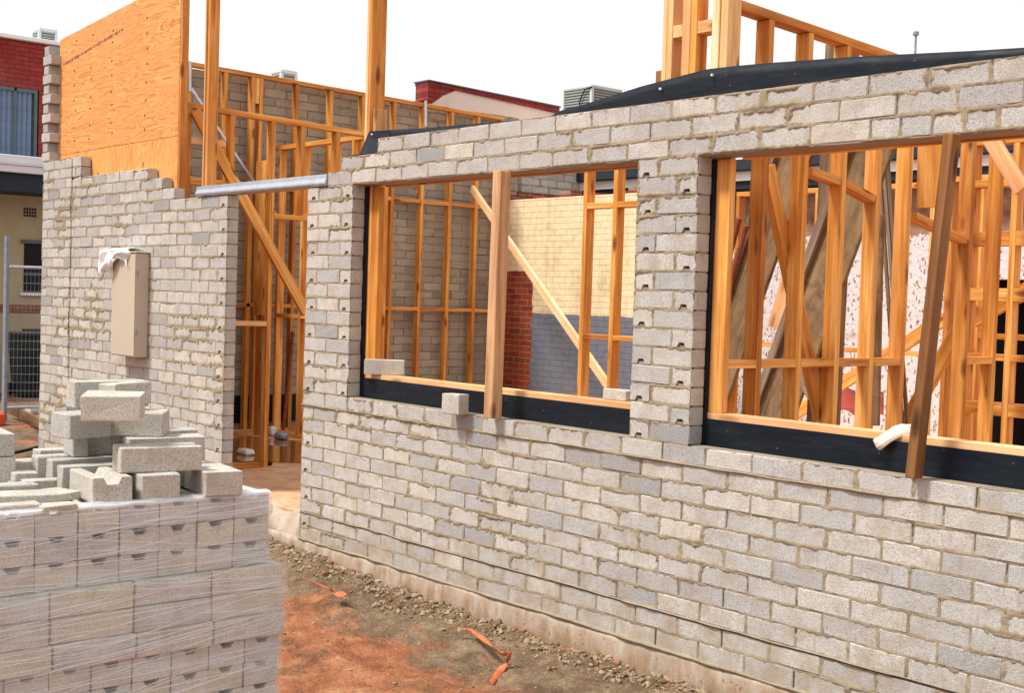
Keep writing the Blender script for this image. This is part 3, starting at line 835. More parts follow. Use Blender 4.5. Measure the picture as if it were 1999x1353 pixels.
# ---- posts
po = thing('timber_post', 'tall thin pine post standing at the left end of the steel lintel', 'post', (-2.45, .2, 2.0))
slab_piece(po, 'board', (-2.475, .125, 1.0), (-2.435, .215, 5.6), 'pine')
slab_piece(po, 'lit_edge_strip', (-2.500, .113, 1.0), (-2.477, .20, 5.6), 'pine_pale')  # added pale strip, paints the light on the post's narrow front edge
po = thing('timber_post', 'tall pine post rising behind the left end of the block header', 'post', (-.03, .2, 2.4))
slab_piece(po, 'board', (-.045, .125, 2.4), (-.008, .25, 5.6)); slab_piece(po, 'board', (-.085, .135, 2.4), (-.047, .24, 5.6), 'pine_pale')
slab_piece(po, 'packer', (-.006, .15, 2.7), (.03, .25, 3.14), 'pine_pale')

# ---- facade frame around window 1
f1 = thing('left_window_frame', 'pine framing lining the left window opening', 'window frame', (1.35, .17, 1.1))
slab_piece(f1, 'jamb_stud', (.022, .122, 1.0), (.052, .212, 2.60)); slab_piece(f1, 'jamb_stud', (.054, .122, 1.271), (.145, .166, 2.584))
slab_piece(f1, 'sill_plate', (.054, .118, 1.226), (2.76, .212, 1.270), 'pine_pale')
slab_piece(f1, 'lintel', (.147, .168, 2.586), (2.80, .212, 2.83)); b = MB(); b.box((-.02, .004, 2.594), (2.78, .166, 2.6035), .002); b.build('soffit_plate', 'soffit_board', f1)
for x in (.5, 1.0, 1.5, 2.0, 2.5): slab_piece(f1, 'cripple_stud', (x, .13, FZ), (x+.045, .21, 1.224))
b = MB(); b.box((-.02, .108, 1.04), (2.76, .1165, 1.238), .001); b.build('membrane_apron', 'membrane', f1)
b = MB(); zz = np.arange(1.0, 2.60, .03); r_ = .008*fbm(zz, zz*0, 51, 8, 3)
b.sheet(np.array([np.stack([-.012+r_-.004, .104+0*zz, zz], -1), np.stack([.024+r_, .103+.004*np.sin(zz*20), zz], -1), np.stack([.026+0*zz, .12+0*zz, zz], -1)]))
b.build('membrane_edge', 'membrane', f1)
# ---- facade frame around window 2 + raised studs
f2 = thing('right_window_frame', 'pine framing lining the right window opening', 'window frame', (4.6, .17, 1.1))
slab_piece(f2, 'jamb_stud', (3.203, .122, 1.271), (3.293, .166, 2.584), 'pine')
slab_piece(f2, 'sill_plate', (3.20, .118, 1.226), (6.0, .212, 1.270), 'pine_pale')
slab_piece(f2, 'lintel', (3.327, .168, 2.586), (6.1, .212, 2.83)); b = MB(); b.box((3.16, .004, 2.594), (6.05, .166, 2.6035), .002); b.build('soffit_plate', 'soffit_board', f2)
for x in (3.7, 4.3, 4.9, 5.5): slab_piece(f2, 'cripple_stud', (x, .13, FZ), (x+.045, .21, 1.224))
b = MB(); b.box((3.17, .108, 1.04), (6.0, .1165, 1.238), .001); b.build('membrane_apron', 'membrane', f2)
b = MB(); zz = np.arange(1.0, 2.60, .03); r_ = .008*fbm(zz, zz*0, 53, 8, 3)
b.sheet(np.array([np.stack([3.178+r_-.004, .104+0*zz, zz], -1), np.stack([3.196+r_, .103+.004*np.sin(zz*20), zz], -1), np.stack([3.202+0*zz, .122+0*zz, zz], -1)]))
b.build('membrane_edge', 'membrane', f2)
f3 = thing('raised_stud_group', 'cluster of tall pine studs rising above the block header', 'timber frame', (3.0, .17, 2.84))
def xat(px, py): return float(up(px, py, y=.125)[0])
for (a, c, mt) in ((1293, 1301, 'pine_pale'), (1301.5, 1312, 'pine_pale'), (1331, 1346, 'pine_pale'), (1347, 1359, 'pine')):
    slab_piece(f3, 'stud', (xat(a, 80), .125, 2.835), (xat(c, 80), .215, 4.6), mt)
xa, xb = xat(1312.5, 80), xat(1330.5, 80)
slab_piece(f3, 'nogging', (xa, .127, 3.26), (xb, .213, 3.325), 'pine_pale')
xa, xb = xat(1359.5, 80), xat(1388, 80)
slab_piece(f3, 'nogging', (xa, .127, 3.26), (xb, .213, 3.325), 'pine_pale')
slab_piece(f3, 'corner_stud', (xb+.002, .125, 2.835), (xb+.05, .22, 4.6), 'pine_pale')
slab_piece(f3, 'corner_stud', (xb+.052, .135, 2.835), (xb+.10, .24, 4.6), 'pine_pale')
slab_piece(f3, 'offcut', (xat(1276, 150), .14, 2.84), (xat(1291, 150), .2, 3.10), 'oregon')

# ---- black membrane flashing standing above the header
ms = thing('membrane_flashing', 'strip of black damp-proof membrane curling above the block header', 'membrane', (2.3, .11, 2.8))
b = MB(); pts = [(722, 259), (760, 253), (845, 248), (900, 242.5), (955, 238), (985, 236), (1030, 232), (1075, 226), (1095, 215), (1140, 203), (1200, 184), (1250, 168), (1300, 155), (1380, 134), (1440, 127), (1500, 121.5), (1650, 110.5), (1800, 103), (1900, 98), (2010, 91), (2100, 84)]
T_ = np.array([up(p, q, y=.112) for p, q in pts]); xs = np.linspace(T_[0, 0], T_[-1, 0], 150); tz = np.interp(xs, T_[:, 0], T_[:, 2])
bow = .010*np.sin(xs*2.1)+.006*np.sin(xs*5.3+1)
L = [np.stack([xs, .111+bow*f*.35+.006*f, 2.80+(tz-2.80)*f], -1) for f in np.linspace(0, 1, 6)]
L += [np.stack([xs, .115+bow*f*.35+.006*f, 2.80+(tz-2.80)*f], -1) for f in np.linspace(1, 0, 6)]
b.sheet(np.array(L).transpose(1, 0, 2)); b.build('strip', 'membrane', ms, True)
b = MB()
for px, py in ((1289, 173), (1390, 146), (726, 262)):
    c = up(px, py, y=.10); b = MB(); b.box(c-.006, c+.006, .002); b.build('nail_head', 'white', ms)
b = MB(); b.sheet(np.array([[(-.20+.02, .03, 2.803), (-.20, .10, 2.803), (-.12, .118, 2.82)], [(0.0, -.0, 2.804), (.0, .10, 2.805), (.0, .118, 2.98)], [(.26, .02, 2.804), (.26, .10, 2.81), (.26, .118, 2.97)]]))
b.build('folded_end', 'membrane', ms, True)

# ---- frame running back from window 2
f4 = thing('sloped_stud_frame', 'pine stud frame with sloping top plate running back from the right window', 'timber frame', (3.17, 1.5, FZ))
X0, X1 = 3.12, 3.21
z4 = lambda y: 3.435-(y-.2)*.045
YS = [.26, .54, .89, 1.25, 1.60, 1.93, 2.66, 3.02]
for y in YS: slab_piece(f4, 'stud', (X0, y-.045, FZ+.045), (X1, y, z4(y)-.048))
piece(f4, 'top_plate', ((X0+X1)/2, .16, z4(.16)-.024), ((X0+X1)/2, 3.05, z4(3.05)-.024), .09, .047)
slab_piece(f4, 'bottom_plate', (X0, .22, FZ), (X1, 3.05, FZ+.044))
for i in range(len(YS)-1):
    if i == 5: continue
    slab_piece(f4, 'nogging', (X0, YS[i]+.001, 1.497), (X1, YS[i+1]-.046, 1.542))
for (ya, yb, za, zb) in ((1.26, 1.55, 2.56, 2.49), (2.0, 2.6, 2.42, 2.30), (.93, 1.2, 2.60, 2.565)):
    piece(f4, 'nogging', ((X0+X1)/2, ya, za), ((X0+X1)/2, yb, zb), .085, .045)
piece(f4, 'diagonal_brace', up(1497, 325, x=X0-.024), up(1602, 815, x=X0-.024), .045, .095, (0, 1, 0))

# ---- cross frames further in
def xframe(label, Yp, xs_, z0, z1, nogs, extra=(), nm='stud_frame'):
    t = thing(nm, label, 'timber frame', ((xs_[0]+xs_[-1])/2, Yp, z0), 'pine frames further inside')
    for x in xs_: slab_piece(t, 'stud', (x, Yp, z0+.045), (x+.045, Yp+.09, z1-.046))
    slab_piece(t, 'top_plate', (xs_[0], Yp, z1-.045), (xs_[-1]+.045, Yp+.09, z1))
    slab_piece(t, 'bottom_plate', (xs_[0], Yp, z0), (xs_[-1]+.045, Yp+.09, z0+.044))
    for z, h in nogs:
        for i in range(len(xs_)-1):
            slab_piece(t, 'nogging', (xs_[i]+.046, Yp, z-h/2), (xs_[i+1]-.001, Yp+.09, z+h/2))
    return t
xframe('pine frame seen through the right side of the left window', 2.2, [.03, .37, .80, 1.25], FZ, 3.0, [(1.545, .04), (2.60, .045)])
zf = lambda px, py, Y: float(up(px, py, y=Y)[2]); xf_ = lambda px, py, Y: float(up(px, py, y=Y)[0])
Y6 = 5.6
xframe('low pine frame in front of the hacked plaster wall', Y6, [xf_(1437, 400, Y6), xf_(1587, 500, Y6), xf_(1700, 500, Y6), xf_(1812, 500, Y6)], FZ, zf(1600, 372, Y6)+.03, [(zf(1640, 682, Y6), .045)])
Y7 = 3.3
t7 = xframe('pine frame with wide rails at the far right of the right window', Y7, [xf_(1885, 500, Y7), xf_(1925, 560, Y7), xf_(1966, 560, Y7), xf_(2040, 560, Y7)], FZ, 3.05,
       [(zf(1930, 466, Y7), .10), (zf(1930, 575, Y7), .09), (zf(1930, 697, Y7), .045), (zf(1930, 798, Y7), .09), (zf(1930, 358, Y7), .05)])

Y8 = 4.5
xframe('pine frame standing just before the dark doorway', Y8, [xf_(1846, 500, Y8), xf_(1905, 500, Y8), xf_(2050, 500, Y8)], FZ, zf(1900, 342, Y8), [(zf(1900, 655, Y8), .045)])
def solo(name, label, cat, pieces, group=None, loc=None):
    t = thing(name, label, cat, loc if loc is not None else np.round(np.minimum(pieces[0][0], pieces[0][1]), 2))
    for (p0, p1, w, d, h, mt) in pieces: piece(t, 'board', p0, p1, w, d, h, mt)
    return t
def solo1(name, label, cat, p0, p1, w, d, h, mt, cw=0, group=None):
    b = MB(); b.beam(p0, p1, w, d, h, cw=cw); o = b.build(name, mt); return tag(o, label, cat, group)
# raking brace behind window 1
solo1('raking_brace', 'long pine brace raking down across the painted wall behind the left window', 'brace', up(922, 368, x=-5.5), up(1262, 862, y=4.2), .045, .09, (0, 0, 1), 'pine_pale')
solo1('raking_brace', 'bright pine brace sloping at the top right of the right window', 'brace', up(1932, 268, y=2.4), up(1996, 372, y=2.4), .05, .09, (0, 0, 1), 'pine_pale')
solo1('raking_brace', 'pine brace leaning low behind the brown prop of the right window', 'brace', up(1756, 850, y=3.5), up(1900, 592, y=3.5), .045, .11, (0, 0, 1), 'pine')
solo1('raking_brace', 'pine plank sloping up across the foot of the hacked plaster wall', 'brace', up(1545, 812, y=4.6), up(1845, 622, y=4.6), .045, .11, (0, 0, 1), 'pine')
solo1('raking_brace', 'pine board rising at the far right, above the dark doorway', 'brace', up(1900, 625, y=4.2), up(2030, 552, y=4.2), .045, .12, (0, 0, 1), 'pine')
solo1('loose_board', 'thin pine board leaning beside the old weathered planks', 'board', up(1420, 812, y=2.6), up(1462, 470, y=2.6), .025, .10, (1, 0, 0), 'pine')
solo1('loose_board', 'pine board between the old weathered planks', 'board', up(1512, 640, y=3.2), up(1545, 520, y=3.2), .03, .12, (1, 0, 0), 'pine_pale')
solo1('hanging_panel', 'reddish plywood offcut hanging behind the brown prop', 'board', up(1820, 262, y=3.0), up(1817, 405, y=3.0), .012, .22, (1, 0, 0), 'pine')
# old weathered planks leaning
for (a, c, Yp, wd, lab) in (((1560, 285), (1395, 770), 2.4, .27, 'old mossy plank leaning furthest left behind the studs'),
                       ((1640, 350), (1462, 850), 2.85, .10, 'round weathered beam leaning between two mossy planks'),
                       ((1712, 275), (1502, 850), 2.3, .29, 'widest mossy plank leaning in the middle of the right window'),
                       ((1706, 420), (1697, 830), 3.1, .16, 'mossy plank standing upright near the middle studs')):
    p0, p1 = up(*a, y=Yp), up(*c, y=Yp)
    t = thing('old_plank', lab, 'plank', np.round(p1, 2))
    mt = 'moss' if wd > .12 else 'old_timber'
    piece(t, 'face_board', p0, p1, .035, wd, (1, 0, 0), mt)
    if wd > .25:
        ax = (p1-p0)/np.linalg.norm(p1-p0); side = np.array([-1.0, 0, 0]); side = side-ax*(side@ax); side /= np.linalg.norm(side)
        off = side*(wd/2+.03)+np.array([0, -.02, 0])
        piece(t, 'edge_rail', p0+off, p1+off, .07, .06, (1, 0, 0), 'old_timber')
b = MB()
for k, dx in enumerate((0, 9, 17)):
    b.beam(up(1716+dx, 318, y=3.4), up(1752+dx*1.2, 845, y=3.4), .02, .028, (1, 0, 0))
tag(b.build('batten_bundle', 'old_timber'), 'bundle of thin weathered battens leaning near the centre of the right window', 'battens')
for a, c, lab in (((1443, 426), (1398, 600), 'shorter rusty scaffold tube leaning left behind the first studs'), ((1457, 440), (1402, 640), 'longer rusty scaffold tube leaning left behind the first studs')):
    b = MB(); b.tube([up(*a, y=2.1), up(*c, y=2.1)], .021, 10); tag(b.build('scaffold_tube', 'rust'), lab, 'steel tube')
b = MB(); b.beam(up(1560, 745, x=3.0), up(1596, 800, x=3.0), .004, .035, (0, 1, 0)); tag(b.build('steel_strap', 'strap'), 'pale galvanised strap hanging diagonally behind the studs', 'strap')

# ---- props in the windows
def prop(label, pa, pb, wx, dy, mt, y0):
    t = thing('timber_prop', label, 'prop', (pb[0], y0, 1.1), 'props under the block header')
    p0 = np.array([pa[0], pa[1], 2.596]); p1 = np.array([pb[0], pb[1], 1.105])
    piece(t, 'post', p1, p0, dy, wx, (1, 0, 0), mt, c=.004)
    return t
prop('thick square pale timber prop standing in the left window', (1.60, -.045), (1.585, -.05), .115, .092, 'prop', .0) if False else None
M['prop'] = mat_wood('rough_pine', (.34, .16, .065), (.53, .285, .125), (.68, .42, .21))
prop('thick square pale timber prop standing in the left window', (1.668, -.045), (1.655, -.05), .075, .085, 'prop', -.05)
prop('leaning reddish brown timber prop standing in the right window', (4.628, -.03), (4.525, -.045), .048, .07, 'oregon', -.05)

# ---- steel lintel over the doorway
li = thing('steel_lintel', 'shiny galvanised steel lintel bridging the doorway between the block walls', 'lintel', (-1.35, .05, 2.6))
b = MB(); P2 = [(.006, 2.602), (-.004, 2.603), (-.014, 2.609), (-.019, 2.620), (-.018, 2.632), (-.011, 2.645), (-.006, 2.660), (-.005, 2.684), (.001, 2.688), (.006, 2.684), (.004, 2.640), (.010, 2.613), (.098, 2.613), (.098, 2.602)]
b.prism(P2, -2.36, -.345, lambda p, q, d: (d, p, q)); b.build('angle', 'galv', li)

# ---- meter box with cloth
mb = thing('meter_box', 'beige electrical meter box mounted on the left block wall', 'meter box', (-3.63, 0, 1.2))
xa, xb, za, zb, dp = -3.66, -3.20, 1.19, 2.15, .17
# box hangs proud of the wall; front left edge from the photo
b = MB(); b.box((-3.725, -.130, 1.20), (-3.235, -.004, 2.13), .006); b.build('case', 'meter', mb)
b = MB(); b.box((-3.735, -.142, 2.132), (-3.225, -.002, 2.143), .003); b.build('lid_cap', 'meter', mb)
b = MB(); b.box((-3.722, -.136, 1.21), (-3.238, -.1315, 2.12), .002); b.build('door', 'meter', mb)
b = MB()
for z in (1.4, 1.93): b.box((-3.233, -.128, z), (-3.226, -.112, z+.05), .001)
b.build('hinge', 'galv_dull', mb)
def cloth(name, label, fx, nu, nv, mat, cat):
    A = np.array([[fx(i/(nu-1), j/(nv-1)) for j in range(nv)] for i in range(nu)])
    b = MB(); b.sheet(A); o = b.build(name, mat, None, True)
    md = o.modifiers.new('thick', 'SOLIDIFY'); md.thickness = .004
    return tag(o, label, cat)
def fcl(s, t):
    # s across (x), t from the back of the box top to the hanging front edge
    x = -3.87+.50*s+.02*math.sin(9*t+3*s)
    if t < .4:
        return (x-.03*t, -.012-.14*t/.4, 2.150+.016*(1+math.sin(17*s+4)*math.sin(8*t)))
    h = (t-.4)/.6
    dropl = (.17+.08*math.sin(5.2*s+.6)+.035*math.sin(15*s))
    fold = .020*math.sin(16*s+3*h)+.012*math.sin(31*s-4*h)
    return (x-.10*h*(1-s)+.02*math.sin(8*h+6*s), -.172-fold-.03*h*math.sin(4*s), 2.165-dropl*h+.01*math.sin(22*s)*h)
cloth('white_cloth', 'crumpled white cloth draped over the top of the meter box', fcl, 40, 34, 'cloth', 'cloth')

# ---- loose blocks on the sills
def loose_block(label, c0, c1, z, kind='long', depth=None, H=.09, groove=None, mat='block_pile', name='concrete_block', group='loose concrete blocks', tint=None, tilt=0.0):
    """c0,c1: photo pixels of the bottom-left and bottom-right corner of the face turned to the viewer"""
    a = up(*c0, z=z); c = up(*c1, z=z)
    L = .29 if kind == 'long' else (.14 if kind == 'end' else kind)
    D = depth if depth is not None else (.14 if kind == 'long' else .29)
    d = (c-a)[:2]; mid = (a+c)[:2]/2; ang = math.atan2(d[1], d[0])
    ex = np.array([math.cos(ang), math.sin(ang), 0]); ey = np.array([-math.sin(ang), math.cos(ang), 0])
    o = block_mesh(name, L, D, H, groove, mat, tint)
    base = np.array([mid[0], mid[1], z])+ey*D/2
    o.location = base; o.rotation_euler = (tilt, 0, ang)
    return tag(o, label, 'concrete block', group)
def block_mesh(name, L, D, H, groove, mat, tint=None):
    """origin at base centre; x = L across the viewed face, y = D away; groove: None,'y' (runs front to back) or 'x'"""
    b = MB(); tint = random.uniform(.2, .9) if tint is None else tint
    P0 = rng.uniform(-5, 5, 3)
    if groove:
        c = .004; W = L if groove == 'y' else D; K = D if groove == 'y' else L
        g0, g1, gd = .034, .020, .026
        prof = [(-W/2+c, 0), (W/2-c, 0), (W/2, c), (W/2, H-c), (W/2-c, H), (g0, H), (g1, H-gd), (-g1, H-gd), (-g0, H), (-W/2+c, H), (-W/2, H-c), (-W/2, c)]
        n = len(prof); rings = []
        for s, k in ((-K/2, .97), (-K/2+.004, 1.0), (0, 1.0), (K/2-.004, 1.0), (K/2, .97)):
            rings.append([((a*k), s, H/2+(q-H/2)*k) for a, q in prof])
        V = [v for r_ in rings for v in r_]
        F = [(i*n+j, i*n+(j+1) % n, (i+1)*n+(j+1) % n, (i+1)*n+j) for i in range(4) for j in range(n)]
        F += [tuple(range(n)), tuple(4*n+j for j in range(n))[::-1]]
        V = np.array(V)
        if groove == 'x': V = V[:, [1, 0, 2]]*np.array([1, -1, 1])
        V = V+rng.uniform(-.001, .001, V.shape)
        b.add(V, F, V+P0, tint)
    else:
        V, F = chamfer((L/2, D/2, H/2), .0035); V = V+np.array([0, 0, H/2])+rng.uniform(-.0018, .0018, V.shape)
        b.add(V, F, V+P0, tint)
    return b.build(name, mat)
loose_block('grey half block standing in front of the membrane on the left window sill', (857, 806), (900, 811), 1.10, .15, .09, .125, group='blocks left on the window sills')
loose_block('grey block lying on the left end of the left window sill plate', (713, 731), (786, 733), 1.271, .28, .09, .105, group='blocks left on the window sills')
loose_block('grey block tucked against the middle pier on the left window sill plate', (1176, 779), (1222, 784), 1.271, .18, .09, .06, group='blocks left on the window sills')
# glove
def loft(b, pts, ra, rb, flat, n=36, rib=0.0, nrib=9, upto=99):
    """elliptical sections along pts; flat = direction of the short radius"""
    pts = [np.array(p, float) for p in pts]; V = []
    for i, p in enumerate(pts):
        a = pts[min(i+1, len(pts)-1)]-pts[max(i-1, 0)]; a /= np.linalg.norm(a)
        f = np.array(flat, float); f = f-a*(f@a); f /= np.linalg.norm(f); w = np.cross(a, f)
        for k in range(n):
            t = 2*math.pi*k/n; q = 1+(rib*math.sin(nrib*t) if i <= upto else 0)
            V.append(p+w*ra[i]*q*math.cos(t)+f*rb[i]*q*math.sin(t))
    F = [(i*n+k, i*n+(k+1) % n, (i+1)*n+(k+1) % n, (i+1)*n+k) for i in range(len(pts)-1) for k in range(n)]
    b.add(V, F)
def glove():
    t = thing('work_glove', 'cream knitted work glove lying over the sill beside the brown prop', 'glove', up(1750, 850, y=.12))
    b = MB(); w = up(1711, 869, y=.070); m0 = up(1722, 862, y=.078); m1 = up(1735, 853, y=.095); m2 = up(1750, 844, y=.118); m3 = up(1765, 839, y=.15); m4 = up(1776, 838, y=.17)
    loft(b, [m0, w+(m0-w)*.25, w, w+(m0-w)*.15, m0, m1, m2, m3, m4], [.020, .024, .031, .033, .030, .029, .034, .033, .026], [.008, .013, .019, .020, .017, .015, .016, .015, .010], (.2, -1, .6), rib=.05, upto=5)
    b.build('cuff_and_palm', 'glove', t, True)
    for k, (dx, dz, L) in enumerate(((0, .008, .075), (0, -.004, .08), (0, -.016, .07), (-9, -.028, .05))):
        s = up(1772+dx, 838, y=.165)+np.array([0, 0, dz+.004]); d = np.array([.80, .25, -.02-.06*k]); d /= np.linalg.norm(d)
        f = MB(); f.tube([s, s+d*L*.5+(0, 0, .004), s+d*L*.9, s+d*L], [.0105, .010, .008, .004], 8); f.build('finger', 'glove', t, True)
glove()

# black pipes/strips by the plywood
b = MB(); b.tube([up(141, 362, y=.03), up(146, 349, y=.02), up(157, 345, y=.02), up(170, 352, y=.03), (up(184, 356, y=.04)), up(198, 352, y=.05), up(213, 345, y=.06)], [.02, .026, .024, .016, .014, .02, .028], 8)
tag(b.build('membrane_offcut', 'membrane', None, True), 'curled black membrane strip on top of the left block wall', 'membrane strip')
b = MB(); b.box((-2.95, .0, 2.60), (-2.82, .09, 2.70), .01); tag(b.build('membrane_offcut', 'membrane'), 'short black membrane roll at the plywood corner', 'membrane strip')

# ------------------------------------------------------------------ wrapped pallet
PX, PY0, PY1, PT = 3.385, -3.80, -2.565, 1.08
pa = thing('wrapped_pallet', 'stack of concrete blocks wrapped in clear film in the left foreground', 'block pallet', (2.85, -3.2, -.28))
def pal_block(x1, y0, y1, z0, gro, tint):
    b = MB(); D = .29 if gro else .14; x0 = x1-D
    if gro:
        W = (y1-y0)/2; H = .088; c = .004; g0, g1, gd = .029, .016, .022
        prof = [(-W+c, 0), (W-c, 0), (W, c), (W, H-c), (W-c, H), (g0, H), (g1, H-gd), (-g1, H-gd), (-g0, H), (-W+c, H), (-W, H-c), (-W, c)]
        V = [(x1, (y0+y1)/2+a, z0+q) for a, q in prof]+[(x0, (y0+y1)/2+a, z0+q) for a, q in prof]; n = 12
        F = [tuple(range(n)), tuple(range(2*n-1, n-1, -1))]+[(i, i+n, (i+1) % n+n, (i+1) % n) for i in range(n)]
        b.add(V, F, np.array(V)+rng.uniform(-4, 4, 3), tint)
    else:
        b.box((x0, y0, z0), (x1, y1, z0+.088), .004, tint, .001, rng.uniform(-4, 4, 3))
    return b.build('block', 'block_wrap', pa)
lay = [('g', 3), ('s', 3), ('g', 3), ('s', 3)]
z = PT; offx = 0.0; li_ = 0; zlow = PT
for kind, nr in lay:
    offx = (.0, .028, .008, .03)[li_]
    for r_ in range(nr):
        z -= .0905
        if kind == 'g':
            wdt = .1465; n_ = 8
            for i in range(n_):
                y1 = PY1+(-.018 if li_ == 0 else .034)-i*wdt+random.uniform(-.001, .001)
                pal_block(PX+offx+random.uniform(-.004, .004), y1-wdt+.005, y1, z, True, random.uniform(.1, .9))
        else:
            for i in range(4):
                y1 = PY1+(.036 if r_ < 2 else .048)-i*.296+random.uniform(-.002, .002)
                pal_block(PX+offx+random.uniform(-.004, .004), y1-.29, y1, z, False, random.uniform(.2, 1))
    li_ += 1
zlow = z
b = MB(); b.box((2.22, PY0+.01, zlow), (PX-.292, PY1-.01, PT-.094), .004, .5)
b.box((PX-.30, PY0+.02, zlow), (PX-.15, PY1-.01, PT-.28), .002, .5)
# near-top course behind the front row
yy = PY1-.008
while yy > -3.14:
    b.box((2.24, yy-.285, PT-.092), (2.66, yy, PT-.003), .004, random.uniform(.2, .8)); b.box((2.665, yy-.285, PT-.092), (PX-.296, yy, PT-.003), .004, random.uniform(.2, .8)); yy -= .292
b.build('inner_blocks', 'block_pile', pa)
b = MB()
for x in (2.25, 2.75, 3.25): b.box((x, PY0, zlow-.115), (x+.1, PY1, zlow-.022), .004)
for i in range(6): b.box((2.2, PY0+i*.21, zlow-.020), (3.4, PY0+i*.21+.14, zlow-.001), .003)
b.build('timber_base', 'old_timber', pa)
# film skin: closed loop round the load, slightly wavy
def film():
    zs = np.linspace(zlow-.02, PT+.004, 70); out = []
    for zq in zs:
        d = PT-zq; lid = 0 if d < .272 else (1 if d < .543 else (2 if d < .815 else 3))
        o = (.0, .028, .008, .03)[lid]; oy = (-.018, .042, .036, .05)[lid]
        # smooth steps
        pts = []
        xa, xb, ya, yb = 2.19, PX+o+.009, PY0-.01, PY1+oy+.009
        rr = .02
        for (sx, sy, ex_, ey_) in ((xb, ya, xb, yb), (xb, yb, xa, yb), (xa, yb, xa, ya), (xa, ya, xb, ya)):
            m_ = 40
            for k in range(m_):
                t = k/m_; x = sx+(ex_-sx)*t; y = sy+(ey_-sy)*t
                w = .0035*math.sin(60*zq+9*y+4*x)+.002*math.sin(130*zq+21*y)
                pts.append((x+w, y+w, zq))
        pts.append(pts[0]); out.append(pts)
    A = np.array(out); b = MB(); b.sheet(A)
    # folded rim on the top edge
    rim = []
    for f, (dx, dz) in enumerate(((.009, .0), (.004, .007), (-.025, .009), (-.05, .006))):
        rim.append([(PX+dx+.002*math.sin(20*y), y, PT+dz+.002*math.sin(33*y+f)) for y in np.linspace(PY0, PY1-.015, 60)])
    b.sheet(np.array(rim))
    return b.build('plastic_wrap', 'wrap', pa, True, False)
film()
def wrinkles():
    r = np.random.RandomState(17); b = MB()
    def xo(z):
        d = PT-z; return PX+(.0, .028, .008, .03)[0 if d < .272 else (1 if d < .543 else (2 if d < .815 else 3))]+.0135
    for i in range(130):
        fam = r.rand()
        y0 = PY1-(r.uniform(0, .9) if r.rand() < .6 else 0)+.012; L = r.uniform(.25, 1.2)
        z0 = PT-r.beta(1, 1.6)*1.05-.005
        sl = r.normal(-.02, .015) if fam < .45 else (r.normal(-.13, .03) if fam < .8 else r.normal(.05, .03))
        w = r.uniform(.0005, .0017); pts = []; nseg = 14; amp = r.uniform(0, .006); ph = r.uniform(0, 6)
        for k in range(nseg+1):
            t = k/nseg; y = y0-L*t; z = z0+sl*(-L*t)*-1+amp*math.sin(3*t+ph)
            if y < PY0 or z > PT or z < zlow: break
            pts.append((y, z, w*math.sin(math.pi*min(1, max(.04, t)))**.5))
        if len(pts) < 4: continue
        b.sheet(np.array([[(xo(z)+.0005, y, z-q), (xo(z)+.0025, y, z), (xo(z)+.0005, y, z+q)] for y, z, q in pts]))
    t = NT('film_wrinkle'); t.b.inputs['Alpha'].default_value = .6; M['wrinkle'] = t.fin((.88, .88, .93), .25, None, spec=.7)
    b.build('film_wrinkles', 'wrinkle', pa, True, False)
wrinkles()
b = MB(); L_ = []
for (dx, dz) in ((.0115, -.010), (.0115, -.002), (.004, .0035), (-.03, .0045), (-.055, .002)):
    ys = np.linspace(PY0, PY1-.012, 70); L_.append([(PX+dx+.002*math.sin(25*y), y, PT+dz+.0015*math.sin(40*y+dx*90)) for y in ys])
b.sheet(np.array(L_)); 
t_ = NT('bunched_film'); t_.b.inputs['Alpha'].default_value = .5; M['rim'] = t_.fin((.86, .86, .9), .3, None, spec=.6)
b.build('bunched_film_edge', 'rim', pa, True, False)

# ------------------------------------------------------------------ blocks piled on the pallet
z1, z2, z3, z4_, z5 = 1.081, 1.172, 1.263, 1.354, 1.444
LB = loose_block
LB('pale block standing end-on at the right corner of the pallet', (401, 971), (472, 967), z1, 'end', .24)
LB('pale block end-on at the front edge, right of the grooved block', (275, 979), (352, 974), z1, 'end', .22)
LB('dark block in the gap under the long front block', (345, 952), (392, 949), z1, 'end', .2, tint=.05)
LB('long block bridging the two end-on blocks at the front of the pile', (236, 925), (393, 919), z2, 'long', .13, groove='x')
LB('long block just behind the front bridging block', (247, 903), (405, 897), z2, 'long', .10)
LB('grey block lowest behind the bridging blocks, at right', (262, 925), (400, 916), z1, 'long', .12)
LB('thin topped block furthest back beside the left wall corner', (285, 887), (388, 881), z2, .22, .10)
LB('block with a deep groove facing the camera at the front edge', (181, 985), (257, 980), z1, 'end', .27, groove='y')
LB('upright long block directly left of the grooved block', (126, 960), (250, 953), z1, .25, .07)
LB('second long block in the row left of the grooved block', (104, 946), (236, 938), z1, .27, .07, tint=.15)
LB('third long block in the row left of the grooved block', (76, 938), (212, 929), z1, .29, .07)
LB('back long block of the row, left of the tower', (86, 925), (200, 918), z1, .27, .09)
LB('bottom block of the block tower', (158, 930), (250, 927), z1, .20, .14, tint=.2)
LB('dark lower block of the block tower', (163, 889), (250, 886), z2, .17, .20, tint=.12)
LB('dark block on the left of the tower, under the back slab', (137, 858), (215, 853), z3-.0, .17, .14, tint=.1)
LB('block carrying the left side of the tower', (143, 893), (170, 892), z2, .06, .14, tint=.3)
LB('wide block turned sideways below the topmost block', (209, 851), (314, 853), z3, .215, .16)
LB('long slab standing at the back of the tower top', (138, 799), (298, 793), z4_, .31, .08, .105)
LB('topmost block of the pile, lying turned over the tower', (163, 822), (268, 823), z4_, .205, .24, tint=.85)
LB('white edged block peeping out behind the tower top', (222, 795), (300, 788), z4_+.02, .2, .09, .085)
LB('upper block of the short stack at the left picture edge', (-42, 895), (25, 892), z2, 'end', .25)
LB('lower block of the short stack at the left picture edge', (-42, 942), (27, 939), z1, 'end', .25)
